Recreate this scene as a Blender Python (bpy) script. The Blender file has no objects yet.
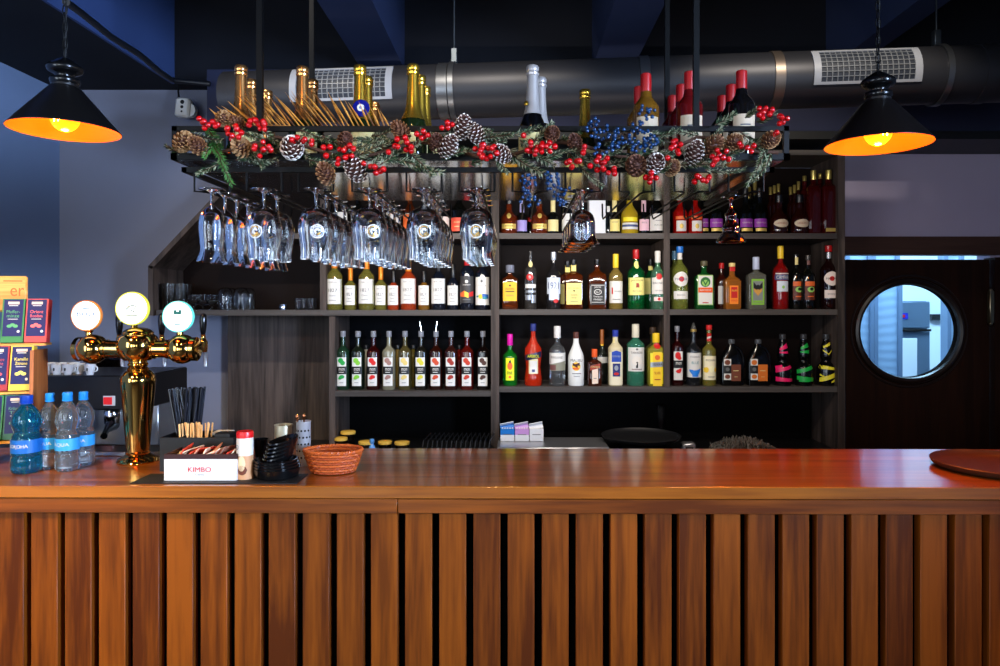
import bpy, math, random
from mathutils import Vector, Matrix, Euler
PI = math.pi
rnd = random.Random(7)
C = bpy.context.scene.collection
SC = bpy.context.scene

# ------------------------------------------------------------------ camera model (1000x666)
F, CX, CY, CZ = 700.0, 515.0, 305.0, 1.645
def P(px, py, D):
    return Vector(((px - CX) * D / F, D, CZ - (py - CY) * D / F))
def XX(px, D): return (px - CX) * D / F
def ZZ(py, D): return CZ - (py - CY) * D / F
cam = bpy.data.cameras.new('camera'); co = bpy.data.objects.new('camera', cam); C.objects.link(co)
co.location = (0, 0, CZ); co.rotation_euler = (PI / 2, 0, 0)
cam.sensor_width = 36; cam.lens = F / 1000 * 36; cam.shift_x = -0.015; cam.shift_y = -0.028
cam.clip_start = 0.05
SC.camera = co

# ------------------------------------------------------------------ materials
_M = {}
def s2l(c):
    return tuple(((v / 255) / 12.92 if v / 255 <= .04045 else ((v / 255 + .055) / 1.055) ** 2.4) for v in c)
def mat(name, rgb=(128, 128, 128), rough=.5, metal=0, trans=0, ior=1.45, emis=0, coat=0, spec=.5, emc=None):
    if name in _M: return _M[name]
    m = bpy.data.materials.new(name); m.use_nodes = True
    b = m.node_tree.nodes['Principled BSDF']
    c = s2l(rgb)
    b.inputs['Base Color'].default_value = (*c, 1)
    b.inputs['Roughness'].default_value = rough
    b.inputs['Metallic'].default_value = metal
    b.inputs['Transmission Weight'].default_value = trans
    b.inputs['IOR'].default_value = ior
    b.inputs['Specular IOR Level'].default_value = spec
    if coat: b.inputs['Coat Weight'].default_value = coat; b.inputs['Coat Roughness'].default_value = .08
    if emis:
        b.inputs['Emission Color'].default_value = (*(s2l(emc) if emc else c), 1)
        b.inputs['Emission Strength'].default_value = emis
    _M[name] = m
    return m
def wood(name, a, b_, along='Z', rough=.4, scale=1.0, coat=0, spec=.5, island=.35, bump=.15, contrast=.5):
    if name in _M: return _M[name]
    m = bpy.data.materials.new(name); m.use_nodes = True
    nt = m.node_tree; N = nt.nodes; L = nt.links; b = N['Principled BSDF']
    tc = N.new('ShaderNodeTexCoord'); geo = N.new('ShaderNodeNewGeometry')
    mp = N.new('ShaderNodeMapping')
    sc = {'Z': (1, 1, .06), 'X': (.05, 1, 1), 'Y': (1, .05, 1)}[along]
    mp.inputs['Scale'].default_value = tuple(v * scale for v in sc)
    off = N.new('ShaderNodeVectorMath'); off.operation = 'MULTIPLY_ADD'
    cmb = N.new('ShaderNodeCombineXYZ')
    for i in range(3): L.new(geo.outputs['Random Per Island'], cmb.inputs[i])
    L.new(cmb.outputs[0], off.inputs[0]); off.inputs[1].default_value = (37, 53, 71)
    L.new(tc.outputs['Object'], off.inputs[2]); L.new(off.outputs[0], mp.inputs[0])
    n1 = N.new('ShaderNodeTexNoise'); n1.inputs['Scale'].default_value = 14; n1.inputs['Detail'].default_value = 5
    n1.inputs['Distortion'].default_value = 1.2
    n2 = N.new('ShaderNodeTexNoise'); n2.inputs['Scale'].default_value = 90; n2.inputs['Detail'].default_value = 3
    L.new(mp.outputs[0], n1.inputs[0]); L.new(mp.outputs[0], n2.inputs[0])
    mx = N.new('ShaderNodeMath'); mx.operation = 'MULTIPLY_ADD'; mx.inputs[1].default_value = .45
    L.new(n2.outputs[0], mx.inputs[0]); L.new(n1.outputs[0], mx.inputs[2])
    mr = N.new('ShaderNodeMapRange'); mr.inputs[1].default_value = .72 - contrast * .35; mr.inputs[2].default_value = .72 + contrast * .35
    L.new(mx.outputs[0], mr.inputs[0])
    isl = N.new('ShaderNodeMath'); isl.operation = 'MULTIPLY_ADD'; isl.inputs[1].default_value = island; isl.inputs[2].default_value = -island / 2
    L.new(geo.outputs['Random Per Island'], isl.inputs[0])
    ad = N.new('ShaderNodeMath'); ad.operation = 'ADD'; ad.use_clamp = True
    L.new(mr.outputs[0], ad.inputs[0]); L.new(isl.outputs[0], ad.inputs[1])
    cr = N.new('ShaderNodeMix'); cr.data_type = 'RGBA'
    cr.inputs[6].default_value = (*s2l(a), 1); cr.inputs[7].default_value = (*s2l(b_), 1)
    L.new(ad.outputs[0], cr.inputs[0]); L.new(cr.outputs[2], b.inputs['Base Color'])
    b.inputs['Roughness'].default_value = rough; b.inputs['Specular IOR Level'].default_value = spec
    if coat: b.inputs['Coat Weight'].default_value = coat; b.inputs['Coat Roughness'].default_value = .13
    if bump:
        bp = N.new('ShaderNodeBump'); bp.inputs['Strength'].default_value = bump; bp.inputs['Distance'].default_value = .001
        L.new(mx.outputs[0], bp.inputs['Height']); L.new(bp.outputs[0], b.inputs['Normal'])
    _M[name] = m
    return m
def noisy(name, a, b_, rough=.8, scale=6, metal=0, bump=.1, spec=.3):
    if name in _M: return _M[name]
    m = mat(name, a, rough, metal, spec=spec)
    nt = m.node_tree; N = nt.nodes; L = nt.links; b = N['Principled BSDF']
    tc = N.new('ShaderNodeTexCoord'); n1 = N.new('ShaderNodeTexNoise')
    n1.inputs['Scale'].default_value = scale; n1.inputs['Detail'].default_value = 6
    L.new(tc.outputs['Object'], n1.inputs[0])
    cr = N.new('ShaderNodeMix'); cr.data_type = 'RGBA'
    cr.inputs[6].default_value = (*s2l(a), 1); cr.inputs[7].default_value = (*s2l(b_), 1)
    L.new(n1.outputs[0], cr.inputs[0]); L.new(cr.outputs[2], b.inputs['Base Color'])
    if bump:
        bp = N.new('ShaderNodeBump'); bp.inputs['Strength'].default_value = bump; bp.inputs['Distance'].default_value = .01
        L.new(n1.outputs[0], bp.inputs['Height']); L.new(bp.outputs[0], b.inputs['Normal'])
    return m
def glass_mat(name, rgb, rough=0.0, ior=1.45):
    return mat(name, rgb, rough, trans=1.0, ior=ior)
def liquid(name, rgb=(128, 128, 128), t=.5, rough=.04):
    return mat(name, rgb, rough, trans=t, ior=1.4, coat=.3)

BLACK = mat('matte black', (8, 8, 9), .5)
BLACKGLOSS = mat('gloss black', (6, 6, 7), .15)
BLACKMETAL = mat('black powder coated steel', (4, 4, 5), .5, spec=.2)
WHITEP = mat('white paper', (222, 220, 212), .6)
CREAM = mat('cream paper', (222, 205, 140), .6)
STEEL = mat('brushed steel', (195, 195, 198), .36, .9)
CHROME = mat('chrome', (220, 220, 222), .08, 1)
GOLD = mat('polished brass', (205, 160, 85), .09, 1)
GOLDCAP = mat('gold foil', (200, 160, 60), .3, 1)
GREY = mat('grey ink', (95, 95, 95), .6)
INK = mat('black ink', (12, 12, 12), .5)
RED = mat('red paper', (190, 22, 18), .5)
GLASS = glass_mat('clear glass', (247, 250, 252))
DARKBOTTLE = liquid('near black bottle glass', (9, 10, 8), .2, .06)

# ------------------------------------------------------------------ mesh builder
class MB:
    def __init__(s): s.v = []; s.f = []; s.mi = []; s.mats = []
    def m(s, material):
        if material not in s.mats: s.mats.append(material)
        return s.mats.index(material)
    def add(s, verts, faces, material, M=None):
        o = len(s.v); k = s.m(material)
        s.v += [tuple(M @ Vector(v)) if M is not None else tuple(v) for v in verts]
        s.f += [tuple(i + o for i in f) for f in faces]; s.mi += [k] * len(faces)
        return s
    def box(s, c, d, material, M=None, bev=0.0):
        x, y, z = c; a, b, h = d[0] / 2, d[1] / 2, d[2] / 2
        if bev <= 0:
            vs = [(x + i * a, y + j * b, z + k * h) for i in (-1, 1) for j in (-1, 1) for k in (-1, 1)]
            fs = [(0, 1, 3, 2), (4, 6, 7, 5), (0, 4, 5, 1), (2, 3, 7, 6), (0, 2, 6, 4), (1, 5, 7, 3)]
            return s.add(vs, fs, material, M)
        e = min(bev, a * .99, b * .99, h * .99)
        pts = []
        for (sx, sy) in ((-1, -1), (1, -1), (1, 1), (-1, 1)):
            q = [(sx * a, sy * (b - e)), (sx * (a - e), sy * b)]
            if sx * sy < 0: q.reverse()
            pts += q if sx * sy > 0 else q
        pts = [(-a, -(b - e)), (-(a - e), -b), (a - e, -b), (a, -(b - e)), (a, b - e), (a - e, b), (-(a - e), b), (-a, b - e)]
        ins = [(-(a - e), -(b - e)), (-(a - e), -(b - e)), (a - e, -(b - e)), (a - e, -(b - e)), (a - e, b - e), (a - e, b - e), (-(a - e), b - e), (-(a - e), b - e)]
        rings = []
        vs = []
        for zz, p in ((-h, [(u * (1 - 0), w) for u, w in ins]), (-(h - e), pts), (h - e, pts), (h, ins)):
            rings.append(len(vs)); vs += [(x + u, y + w, z + zz) for u, w in p]
        fs = []
        for r in range(3):
            for i in range(8):
                j = (i + 1) % 8
                fs.append((rings[r] + i, rings[r] + j, rings[r + 1] + j, rings[r + 1] + i))
        fs.append(tuple(rings[0] + i for i in (7, 5, 3, 1))); fs.append(tuple(rings[3] + i for i in (1, 3, 5, 7)))
        return s.add(vs, fs, material, M)
    def lathe(s, prof, material, M=None, seg=24, n=2.0, dep=1.0, close=True):
        """prof: list of (r, z) or (r, z, n)"""
        vs = []; fs = []; rows = []
        for p in prof:
            r, z = p[0], p[1]; nn = p[2] if len(p) > 2 else n
            if r < 1e-6: rows.append([len(vs)]); vs.append((0, 0, z)); continue
            row = []
            for i in range(seg):
                a = 2 * PI * (i + .5) / seg; c, si = math.cos(a), math.sin(a)
                k = 1 if nn == 2 else 1 / ((abs(c) ** nn + abs(si) ** nn) ** (1 / nn))
                d = dep if nn > 2 or dep == 1 else dep
                row.append(len(vs)); vs.append((r * c * k, r * si * k * d, z))
            rows.append(row)
        for a, b in zip(rows, rows[1:]):
            if len(a) == 1 and len(b) == 1: continue
            for i in range(seg):
                j = (i + 1) % seg
                if len(a) == 1: fs.append((a[0], b[j], b[i]))
                elif len(b) == 1: fs.append((a[i], a[j], b[0]))
                else: fs.append((a[i], a[j], b[j], b[i]))
        return s.add(vs, fs, material, M)
    def tube(s, pts, r, material, M=None, seg=8, closed=False):
        pts = [Vector(p) for p in pts]; n = len(pts)
        rr = r if isinstance(r, (list, tuple)) else [r] * n
        vs = []; fs = []; up = None
        for i, p in enumerate(pts):
            if closed: t = pts[(i + 1) % n] - pts[i - 1]
            else: t = pts[min(i + 1, n - 1)] - pts[max(i - 1, 0)]
            t.normalize()
            if up is None:
                up = Vector((0, 0, 1)) if abs(t.z) < .9 else Vector((1, 0, 0))
            u = (up - t * up.dot(t)).normalized(); w = t.cross(u); up = u
            for k in range(seg):
                a = 2 * PI * k / seg
                vs.append(tuple(p + (u * math.cos(a) + w * math.sin(a)) * rr[i]))
        for i in range(n if closed else n - 1):
            a, b = i * seg, ((i + 1) % n) * seg
            for k in range(seg):
                j = (k + 1) % seg
                fs.append((a + k, a + j, b + j, b + k))
        if not closed:
            fs.append(tuple(range(seg - 1, -1, -1))); fs.append(tuple((n - 1) * seg + k for k in range(seg)))
        return s.add(vs, fs, material, M)
    def sphere(s, c, r, material, M=None, seg=10, rings=6, sc=(1, 1, 1)):
        prof = [(math.sin(PI * i / rings) * r, -math.cos(PI * i / rings) * r) for i in range(rings + 1)]
        prof[0] = (0, -r); prof[-1] = (0, r)
        T = Matrix.Translation(c) @ Matrix.Diagonal((*sc, 1))
        return s.lathe(prof, material, (M @ T) if M is not None else T, seg)
    def prism(s, pts, t, material, M=None):
        """outline pts (x,z), extruded along y by t centred"""
        n = len(pts)
        vs = [(x, -t / 2, z) for x, z in pts] + [(x, t / 2, z) for x, z in pts]
        fs = [tuple(range(n)), tuple(range(2 * n - 1, n - 1, -1))] + [(i, i + n, (i + 1) % n + n, (i + 1) % n) for i in range(n)]
        return s.add(vs, fs, material, M)
    def build(s, name, parent=None, smooth=True, loc=None, angle=38):
        me = bpy.data.meshes.new(name); me.from_pydata(s.v, [], s.f); me.update()
        for q in s.mats: me.materials.append(q)
        me.polygons.foreach_set('material_index', s.mi)
        if smooth:
            me.polygons.foreach_set('use_smooth', [True] * len(s.f))
            me.set_sharp_from_angle(angle=math.radians(angle))
        o = bpy.data.objects.new(name, me); C.objects.link(o)
        if parent is not None: o.parent = parent
        if loc is not None: o.location = loc
        return o

def tag(o, label, cat, group=None):
    o['label'] = label; o['category'] = cat
    if group: o['group'] = group
    return o
def thing(name, label, cat, loc=(0, 0, 0), rz=0, group=None):
    o = bpy.data.objects.new(name, None); C.objects.link(o); o.location = loc; o.rotation_euler = (0, 0, rz)
    o.empty_display_size = .05
    return tag(o, label, cat, group)
def struct(o): o['kind'] = 'structure'; return o
def copy_tree(o, parent=None):
    c = o.copy(); C.objects.link(c)
    if parent is not None: c.parent = parent
    for ch in list(o.children): copy_tree(ch, c)
    return c

_TXT = {}
def text_geo(t):
    if t in _TXT: return _TXT[t]
    cu = bpy.data.curves.new('lettering', 'FONT'); cu.body = t; cu.resolution_u = 3; cu.size = 1
    ob = bpy.data.objects.new('lettering', cu); C.objects.link(ob)
    dg = bpy.context.evaluated_depsgraph_get(); dg.update()
    me = bpy.data.meshes.new_from_object(ob.evaluated_get(dg))
    vs = [(v.co.x, v.co.y) for v in me.vertices]; fs = [tuple(p.vertices) for p in me.polygons]
    bpy.data.objects.remove(ob); bpy.data.curves.remove(cu); bpy.data.meshes.remove(me)
    if vs:
        x0, x1 = min(v[0] for v in vs), max(v[0] for v in vs); y0, y1 = min(v[1] for v in vs), max(v[1] for v in vs)
        vs = [((x - (x0 + x1) / 2), (y - (y0 + y1) / 2)) for x, y in vs]
        _TXT[t] = (vs, fs, x1 - x0, y1 - y0)
    else: _TXT[t] = ([], [], 1, 1)
    return _TXT[t]
def flat_text(mb, t, w, h, material, M):
    """text fitted into w x h, lying in the local xz plane facing -y"""
    vs, fs, tw, th = text_geo(t)
    mb.add([(x / tw * w, 0, y / th * h) for x, y in vs], fs, material, M)

# ------------------------------------------------------------------ bottles
def front_y(x, R, n, dep):
    q = min(abs(x) / R, .985)
    return -dep * R * (1 - q ** n) ** (1 / n)
def label_mesh(items, px, D, zb, R, n, dep, Rz=None):
    """items in photo pixels around the bottle centre; wrapped on the bottle's front surface"""
    mb = MB(); Df = D - R * dep
    k = Df / F
    def W(dx, py, lay):
        x = dx * k; z = CZ - (py - CY) * k - zb
        rr = R if Rz is None else Rz(z)
        rr = max(rr, .004)
        x = max(-rr * .985, min(rr * .985, x))
        return (x, front_y(x, rr, n, dep) - .0005 - .00045 * lay, z)
    for lay, it in enumerate(items):
        t = it[0]
        if t == 't':
            _, s, cx, cy, w, h, m = it
            vs, fs, tw, th = text_geo(s)
            mb.add([W(cx + x / tw * w, cy - y / th * h, lay) for x, y in vs], fs, m)
        else:
            if t == 'r': _, x0, x1, y0, y1, m = it; f0 = lambda u: (y0, y1)
            elif t == 'e':
                _, cx, cy, rx, ry, m = it; x0, x1 = cx - rx, cx + rx
                f0 = lambda u: (cy - ry * math.sqrt(max(0, 1 - (2 * u - 1) ** 2)), cy + ry * math.sqrt(max(0, 1 - (2 * u - 1) ** 2)))
            elif t == 'q':  # slanted: x0,x1, yl0,yl1 (left), yr0,yr1 (right)
                _, x0, x1, a0, a1, b0, b1, m = it; f0 = lambda u: (a0 + (b0 - a0) * u, a1 + (b1 - a1) * u)
            N = 12; M_ = 6 if Rz is not None else 1
            vs = []; fs = []
            for i in range(N + 1):
                u = i / N
                if t == 'e': u = .5 - .5 * math.cos(PI * u)
                a, b = f0(u)
                for j in range(M_ + 1): vs.append(W(x0 + (x1 - x0) * u, a + (b - a) * j / M_, lay))
            for i in range(N):
                for j in range(M_):
                    p = i * (M_ + 1) + j; fs.append((p, p + 1, p + M_ + 2, p + M_ + 1))
            mb.add(vs, fs, m)
    return mb
def bottle(px, top, w, D, zb, label, glass, s=.62, e=.8, nr=.36, n=2.0, dep=1.0, cap=None, caph=.09, capr=None,
           labels=(), wrapz=False, group=None, cat='bottle', name='bottle', liquid_top=None, prof=None, extra=None, x_off=0, foil=None):
    H = ZZ(top, D) - zb; R = w / 2 * D / F
    X = XX(px, D)
    t = thing(name, label, cat, (X, D, zb), 0, group)
    nn = n
    def rz(z):
        q = z / H
        if prof is not None:
            for (a, b) in zip(prof, prof[1:]):
                if a[1] <= q <= b[1]: return R * (a[0] + (b[0] - a[0]) * ((q - a[1]) / max(1e-6, b[1] - a[1])))
            return R * prof[-1][0]
        if q < s: return R
        if q < e:
            u = (q - s) / (e - s); return R * (nr + (1 - nr) * (.5 + .5 * math.cos(PI * u)))
        return R * nr
    pr = [(0, .004), (R * .75, .0025, nn), (R * .93, 0, nn), (R, .006, nn)]
    qs = [s * i / 3 for i in (1, 2, 3)] + [s + (e - s) * i / 7 for i in range(1, 8)] + [1 - caph * .95]
    if prof is not None: qs = [q for _, q in prof[1:]]
    for q in qs:
        if q > 1 - caph * .9: continue
        k = min(1, max(0, (q - s) / max(1e-3, e - s))); pr.append((rz(q * H), q * H, nn + (2 - nn) * k))
    qn = 1 - caph * .6
    pr += [(rz(qn * H), qn * H, 2), (0, qn * H)]
    MB().lathe(pr, glass, seg=20 if n == 2 else 28, dep=1 if n == 2 else dep).build('bottle_body', t)
    if cap is not None:
        cr = (capr or nr * 1.08) * R; z0 = H * (1 - caph)
        MB().lathe([(cr * .98, z0), (cr, z0 + .001), (cr, H - .0025), (cr * .86, H), (0, H)], cap, seg=16).build('cap', t)
    for i, items in enumerate(labels):
        ym = sum((it[3] + it[4]) / 2 if it[0] == 'r' else it[3] if it[0] == 't' else it[2] if it[0] == 'e' else it[4] for it in items[:1])
        label_mesh(items, px, D, zb, R, n, dep if n > 2 else 1, rz if (wrapz or ZZ(ym, D) - zb > s * H) else None).build('label' if i == 0 or ZZ(ym, D) - zb < .7 * H else 'neck_label', t)
    if extra: extra(t, H, R)
    return t

exec_parts = []
# ================================================================== ROOM
WALLG = noisy('grey blue plaster', (128, 130, 146), (118, 121, 137), .85, 3)
WALLL = noisy('blue grey plaster', (122, 140, 172), (110, 128, 160), .85, 3)
LILAC = noisy('lilac grey plaster', (172, 162, 186), (160, 150, 174), .85, 3)
NAVY = noisy('navy paint', (38, 42, 66), (32, 36, 58), .7, 4)
CEILM = noisy('black blue ceiling paint', (14, 16, 26), (10, 12, 20), .8, 4)
BEAMM = noisy('dark blue beam paint', (46, 56, 88), (38, 48, 78), .75, 4)
DOORM = wood('dark brown door veneer', (26, 12, 7), (36, 18, 10), 'Z', .5, 1, bump=.05, spec=.1)
def sbox(name, x0, x1, y0, y1, z0, z1, m, bev=0):
    o = MB().box(((x0 + x1) / 2, (y0 + y1) / 2, (z0 + z1) / 2), (x1 - x0, y1 - y0, z1 - z0), m, bev=bev).build(name, smooth=False)
    return struct(o)
YB = 4.15
sbox('floor', -2.8, 5.5, -4.2, 7.6, -.1, 0, wood('dark floor boards', (60, 42, 30), (84, 60, 44), 'X', .5))
sbox('wall_left', -2.8, -2.70, -4.2, YB + .1, 0, 3.5, WALLL)
sbox('ceiling', -2.8, 5.5, -4.2, 7.6, 3.42, 3.5, CEILM)
sbox('wall_right', 3.2, 3.3, -4.2, YB + .12, 0, 3.42, WALLL)
# wall at the back with the doorway (door between x 1.955 and 2.79)
DX0, DX1, DZ = XX(846, YB), XX(985, YB), ZZ(258, YB)
mb = MB()
def add(x0, x1, z0, z1, m=WALLG): mb.box(((x0 + x1) / 2, YB + .06, (z0 + z1) / 2), (x1 - x0, .12, z1 - z0), m)
add(-2.70, DX0 - .02, 0, 2.92)
mb.build('wall_back', smooth=False)['kind'] = 'structure'
mb = MB(); add(DX0 - .02, DX1 + .03, DZ + .03, 2.92, LILAC); add(DX1 + .03, 3.2, 0, 2.92, LILAC)
mb.build('wall_back_right', smooth=False)['kind'] = 'structure'
sbox('wall_upper', -1.98, 3.2, 4.04, YB + .12, 2.92, 3.42, CEILM)
sbox('trim_1', -2.70, -1.98, -1.5, YB + .12, 2.92, 3.42, CEILM)          # downstand along the left wall
o = sbox('trim_2', -1.98, -1.965, -1.5, 4.04, 2.92, 3.42, mat('blue lit beam side', (46, 66, 112), .75))  # blue side light on the downstand is put into this face's colour
# bulkhead over the shelves
sbox('trim_3', XX(207, 3.79), 3.2, 3.79, YB, ZZ(131, 3.79), 2.92, NAVY)
sbox('trim_4', XX(207, 3.79), 3.2, 3.77, YB, ZZ(139, 3.77), ZZ(131, 3.77), BLACK)
# ceiling beams running towards the back wall
for i, (pl, pr_, py) in enumerate(((353, 398, 56), (598, 641, 52), (842, 868, 58))):
    zb = 3.0; D = (zb - CZ) * F / (CY - py)
    x0, x1 = XX(pl, D), XX(pr_, D)
    sbox('trim_%d' % (5 + i), x0, x1, -1.5, 4.04, zb, 3.42, BEAMM)
# door frame, door
fr = MB()
fr.box(((DX0 + 3.2) / 2 - .03, YB - .01, (DZ + ZZ(240, YB)) / 2 + .015), (3.2 - DX0 + .04, .1, ZZ(240, YB) - DZ), wood('lit brown door head veneer', (54, 36, 30), (70, 48, 40), 'X', .5, 1, bump=.05, spec=.2))  # light on the door head is put into a paler brown
fr.box((DX1 + .045, YB - .01, DZ / 2), (.05, .1, DZ), DOORM)
struct(fr.build('trim_8', smooth=False))
# the door slab with a round hole
wx, wz = XX(907, YB), ZZ(331, YB); ra, rb = 48.5 * YB / F, 46 * YB / F
d0, d1, dz0, dz1 = DX0 - .01, DX1 + .012, .01, ZZ(259.8, YB)
def hole_slab(mb, x0, x1, z0, z1, cx, cz, ra, rb, y0, y1, m, mrim, N=64):
    out = []; inn = []
    for i in range(N):
        a = 2 * PI * i / N; c, s = math.cos(a), math.sin(a)
        inn.append((cx + ra * c, cz + rb * s))
        ks = []
        if c > 1e-6: ks.append((x1 - cx) / c)
        if c < -1e-6: ks.append((x0 - cx) / c)
        if s > 1e-6: ks.append((z1 - cz) / s)
        if s < -1e-6: ks.append((z0 - cz) / s)
        k = min(ks); out.append((cx + k * c, cz + k * s))
    # snap nearest ring points to the corners
    for (qx, qz) in ((x0, z0), (x1, z0), (x0, z1), (x1, z1)):
        j = min(range(N), key=lambda i: (out[i][0] - qx) ** 2 + (out[i][1] - qz) ** 2); out[j] = (qx, qz)
    vs = [(x, y0, z) for x, z in out] + [(x, y0, z) for x, z in inn] + [(x, y1, z) for x, z in out] + [(x, y1, z) for x, z in inn]
    fs = []; fr_ = []
    for i in range(N):
        j = (i + 1) % N
        fs += [(i, j, N + j, N + i), (2 * N + i, 3 * N + i, 3 * N + j, 2 * N + j), (i, 2 * N + i, 2 * N + j, j)]
        fr_.append((N + i, N + j, 3 * N + j, 3 * N + i))
    mb.add(vs, fs, m); mb.add(vs, fr_, mrim)
mb = MB(); hole_slab(mb, d0, d1, dz0, dz1, wx, wz, ra, rb, YB - .02, YB + .02, DOORM, mat('matte brown hole edge', (20, 14, 12), .9, spec=.05))
door = mb.build('door_1', smooth=False); struct(door)
ring = []
for i in range(64):
    a = 2 * PI * i / 64; ring.append((wx + (ra + .02) * math.cos(a), YB - .022, wz + (rb + .02) * math.sin(a)))
MB().tube(ring, .02, mat('dark porthole rim', (26, 15, 11), .35), closed=True, seg=8).build('porthole_rim', door)
ring2 = [(wx + (ra + .055) * math.cos(2 * PI * i / 64), YB - .02, wz + (rb + .055) * math.sin(2 * PI * i / 64)) for i in range(64)]
MB().tube(ring2, .007, mat('dark porthole rim', (26, 15, 11), .35), closed=True, seg=6).build('porthole_moulding', door)
g = MB(); g.add([(wx + (ra + .005) * math.cos(2 * PI * i / 48), YB, wz + (rb + .005) * math.sin(2 * PI * i / 48)) for i in range(48)], [tuple(range(48))], mat('door glass', (235, 245, 250), .0, trans=1, ior=1.02))
g.build('pane', door, smooth=False)
h = MB(); h.box((XX(989.5, YB - .04), YB - .05, ZZ(307, YB - .05)), (.028, .03, .19), mat('satin nickel hinge', (150, 140, 115), .35, 1), bev=.004)
for k in (-.08, .08): h.sphere((XX(989.5, YB - .04), YB - .05, ZZ(307, YB - .05) + k * 1.2), .012, mat('satin nickel hinge'))
h.build('door_hinge', door)
# kitchen behind the door
KW = mat('kitchen white paint', (225, 232, 240), .7)
sbox('wall_kitchen', 1.2, 5.4, 7.4, 7.5, 0, 3.42, KW)
sbox('wall_kitchen_right', 5.3, 5.4, YB + .12, 7.4, 0, 3.42, KW)
sbox('wall_kitchen_left', 1.2, 1.3, YB + .12, 7.4, 0, 3.42, KW)
DK = 6.3
t = thing('refrigerator', 'tall steel refrigerator seen through the round door window', 'refrigerator', (XX(913.5, DK), DK + .35, 0))
FM = mat('fridge steel', (120, 142, 165), .35, .6)
wf = 30 * DK / F; zt = ZZ(301, DK); zs = ZZ(330, DK)
MB().box((0, .03, zt / 2 + .03), (wf, .62, zt - .06), FM, bev=.01).build('body', t)
MB().box((0, -.3, (zs + .01 + zt) / 2), (wf, .04, zt - zs - .02), FM, bev=.008).build('door', t)
MB().box((0, -.3, (zs - .01 + .1) / 2), (wf, .04, zs - .11), FM, bev=.008).build('door', t)
MB().box((0, -.335, zs), (wf * .96, .03, .022), BLACK, bev=.003).build('handle', t)
MB().box((-wf * .37, -.324, ZZ(316, DK)), (wf * .24, .006, .055), mat('blue sticker', (30, 40, 170), .5)).box((-wf * .40, -.328, ZZ(316, DK)), (wf * .1, .003, .025), RED).build('sticker', t)
MB().box((0, 0, .05), (wf * .95, .55, .1), BLACK).build('plinth', t)
# wavy white door panels of the kitchen cupboard, left
def wavy(name, pl, pr_, D, lab, cat, zt=2.6):
    x0, x1 = XX(pl, D), XX(pr_, D); vs = []; fs = []; nx, nz = 8, 260
    for j in range(nz + 1):
        for i in range(nx + 1):
            z = .02 + (zt - .02) * j / nz; x = x0 + (x1 - x0) * i / nx
            vs.append((x, D + .0006 * math.sin(z * 95 + 1.6 * math.sin(x * 9 + z * 5)), z))
    for j in range(nz):
        for i in range(nx):
            a = j * (nx + 1) + i; fs.append((a, a + 1, a + nx + 2, a + nx + 1))
    m = mat('wave relief panel', (150, 175, 200), .5)
    mb = MB().add(vs, fs, m)
    mb.box(((x0 + x1) / 2, D + .05, zt / 2), (x1 - x0, .05, zt), m)
    mb.box((x0 + .012, D + .02, zt / 2), (.03, .09, zt), mat('panel edge', (105, 125, 150), .4)); mb.box((x1 - .012, D + .02, zt / 2), (.03, .09, zt), mat('panel edge'))
    return tag(mb.build(name), lab, cat)
wavy('wave_panel', 871, 898, 5.6, 'pale blue wave relief partition panel left of the refrigerator', 'panel')
wavy('wave_panel', 845, 870, 5.6, 'pale wave relief partition panel at the far left edge of the round window', 'panel')
wavy('wave_panel', 943, 962, 5.6, 'pale partition panel on the right edge of the round door window', 'panel')
tag(MB().box((XX(936, 7.3), 7.36, ZZ(317, 7.3)), (.16, .082, .06), BLACK, bev=.005).build('magnet_strip'), 'short black strip on the white kitchen wall right of the refrigerator', 'wall rack')
tag(MB().box((XX(905.5, 6.31), 6.322, ZZ(358, 6.31)), (.16, .008, .36), mat('white tea towel', (225, 228, 232), .9), bev=.004).build('tea_towel'), 'white tea towel hanging on the lower refrigerator front', 'towel')

# ================================================================== BAR COUNTER
OAK = wood('oiled oak slats', (82, 35, 6), (142, 72, 14), 'Z', .45, 1.0, island=.6, contrast=.6, bump=.25, spec=.2)
OAKX = wood('oiled oak top', (90, 40, 7), (146, 75, 14), 'X', .3, 1.0, island=.2, contrast=.5, bump=.15)
OAKTOP = wood('lacquered oak top', (116, 56, 8), (172, 98, 20), 'X', .3, .8, coat=.8, island=.0, bump=.03, contrast=.45)
D1, D2 = 2.10, 2.66; TZ = 1.10
ct = thing('bar_counter', 'long oak bar counter with vertical slat front and glossy top', 'bar counter', (0, D1, 0))
ct.rotation_euler.z = math.radians(-.45)
X0, X1 = -2.62, 3.1
def LY(y): return y - D1
zt = TZ; edge = 12.5 * D1 / F
mbt = MB(); mbt.box(((X0 + X1) / 2, LY((D1 + D2) / 2), zt - edge / 2), (X1 - X0, D2 - D1, edge), OAKTOP, bev=.0025)
mbt.build('countertop', ct)
mbt = MB()
ap0 = zt - edge - .002; ap1 = ZZ(514.5, D1)
spl2 = XX(397, D1)
for a, b in ((X0, spl2 - .001), (spl2 + .001, X1)):
    mbt.box(((a + b) / 2, .022, (ap0 + ap1) / 2), (b - a, .03, ap0 - ap1), OAKX, bev=.0015)
mbt.build('apron', ct)
mb = MB(); mb.box(((X0 + X1) / 2, .075, ap1 / 2), (X1 - X0, .02, ap1), mat('black backing board', (3, 3, 3), .9, spec=.02))
mb.build('backing_board', ct, smooth=False)
pitch = 34.25 * (D1 + .03) / F; sw = 26.8 * (D1 + .03) / F
mb = MB(); xs = XX(28 - 34.25 * 6, D1 + .03)
while xs < X1:
    if xs > X0: mb.box((xs + sw / 2, .047, ap1 / 2), (sw, .034, ap1 - .004), OAK, bev=.002)
    xs += pitch
mb.build('slat_panel', ct)
mb = MB(); mb.box(((X0 + X1) / 2, LY(D2) - .05, (zt - edge) / 2), (X1 - X0 - .1, .02, zt - edge), mat('black backing board')); mb.build('back_board', ct, smooth=False)

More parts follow.
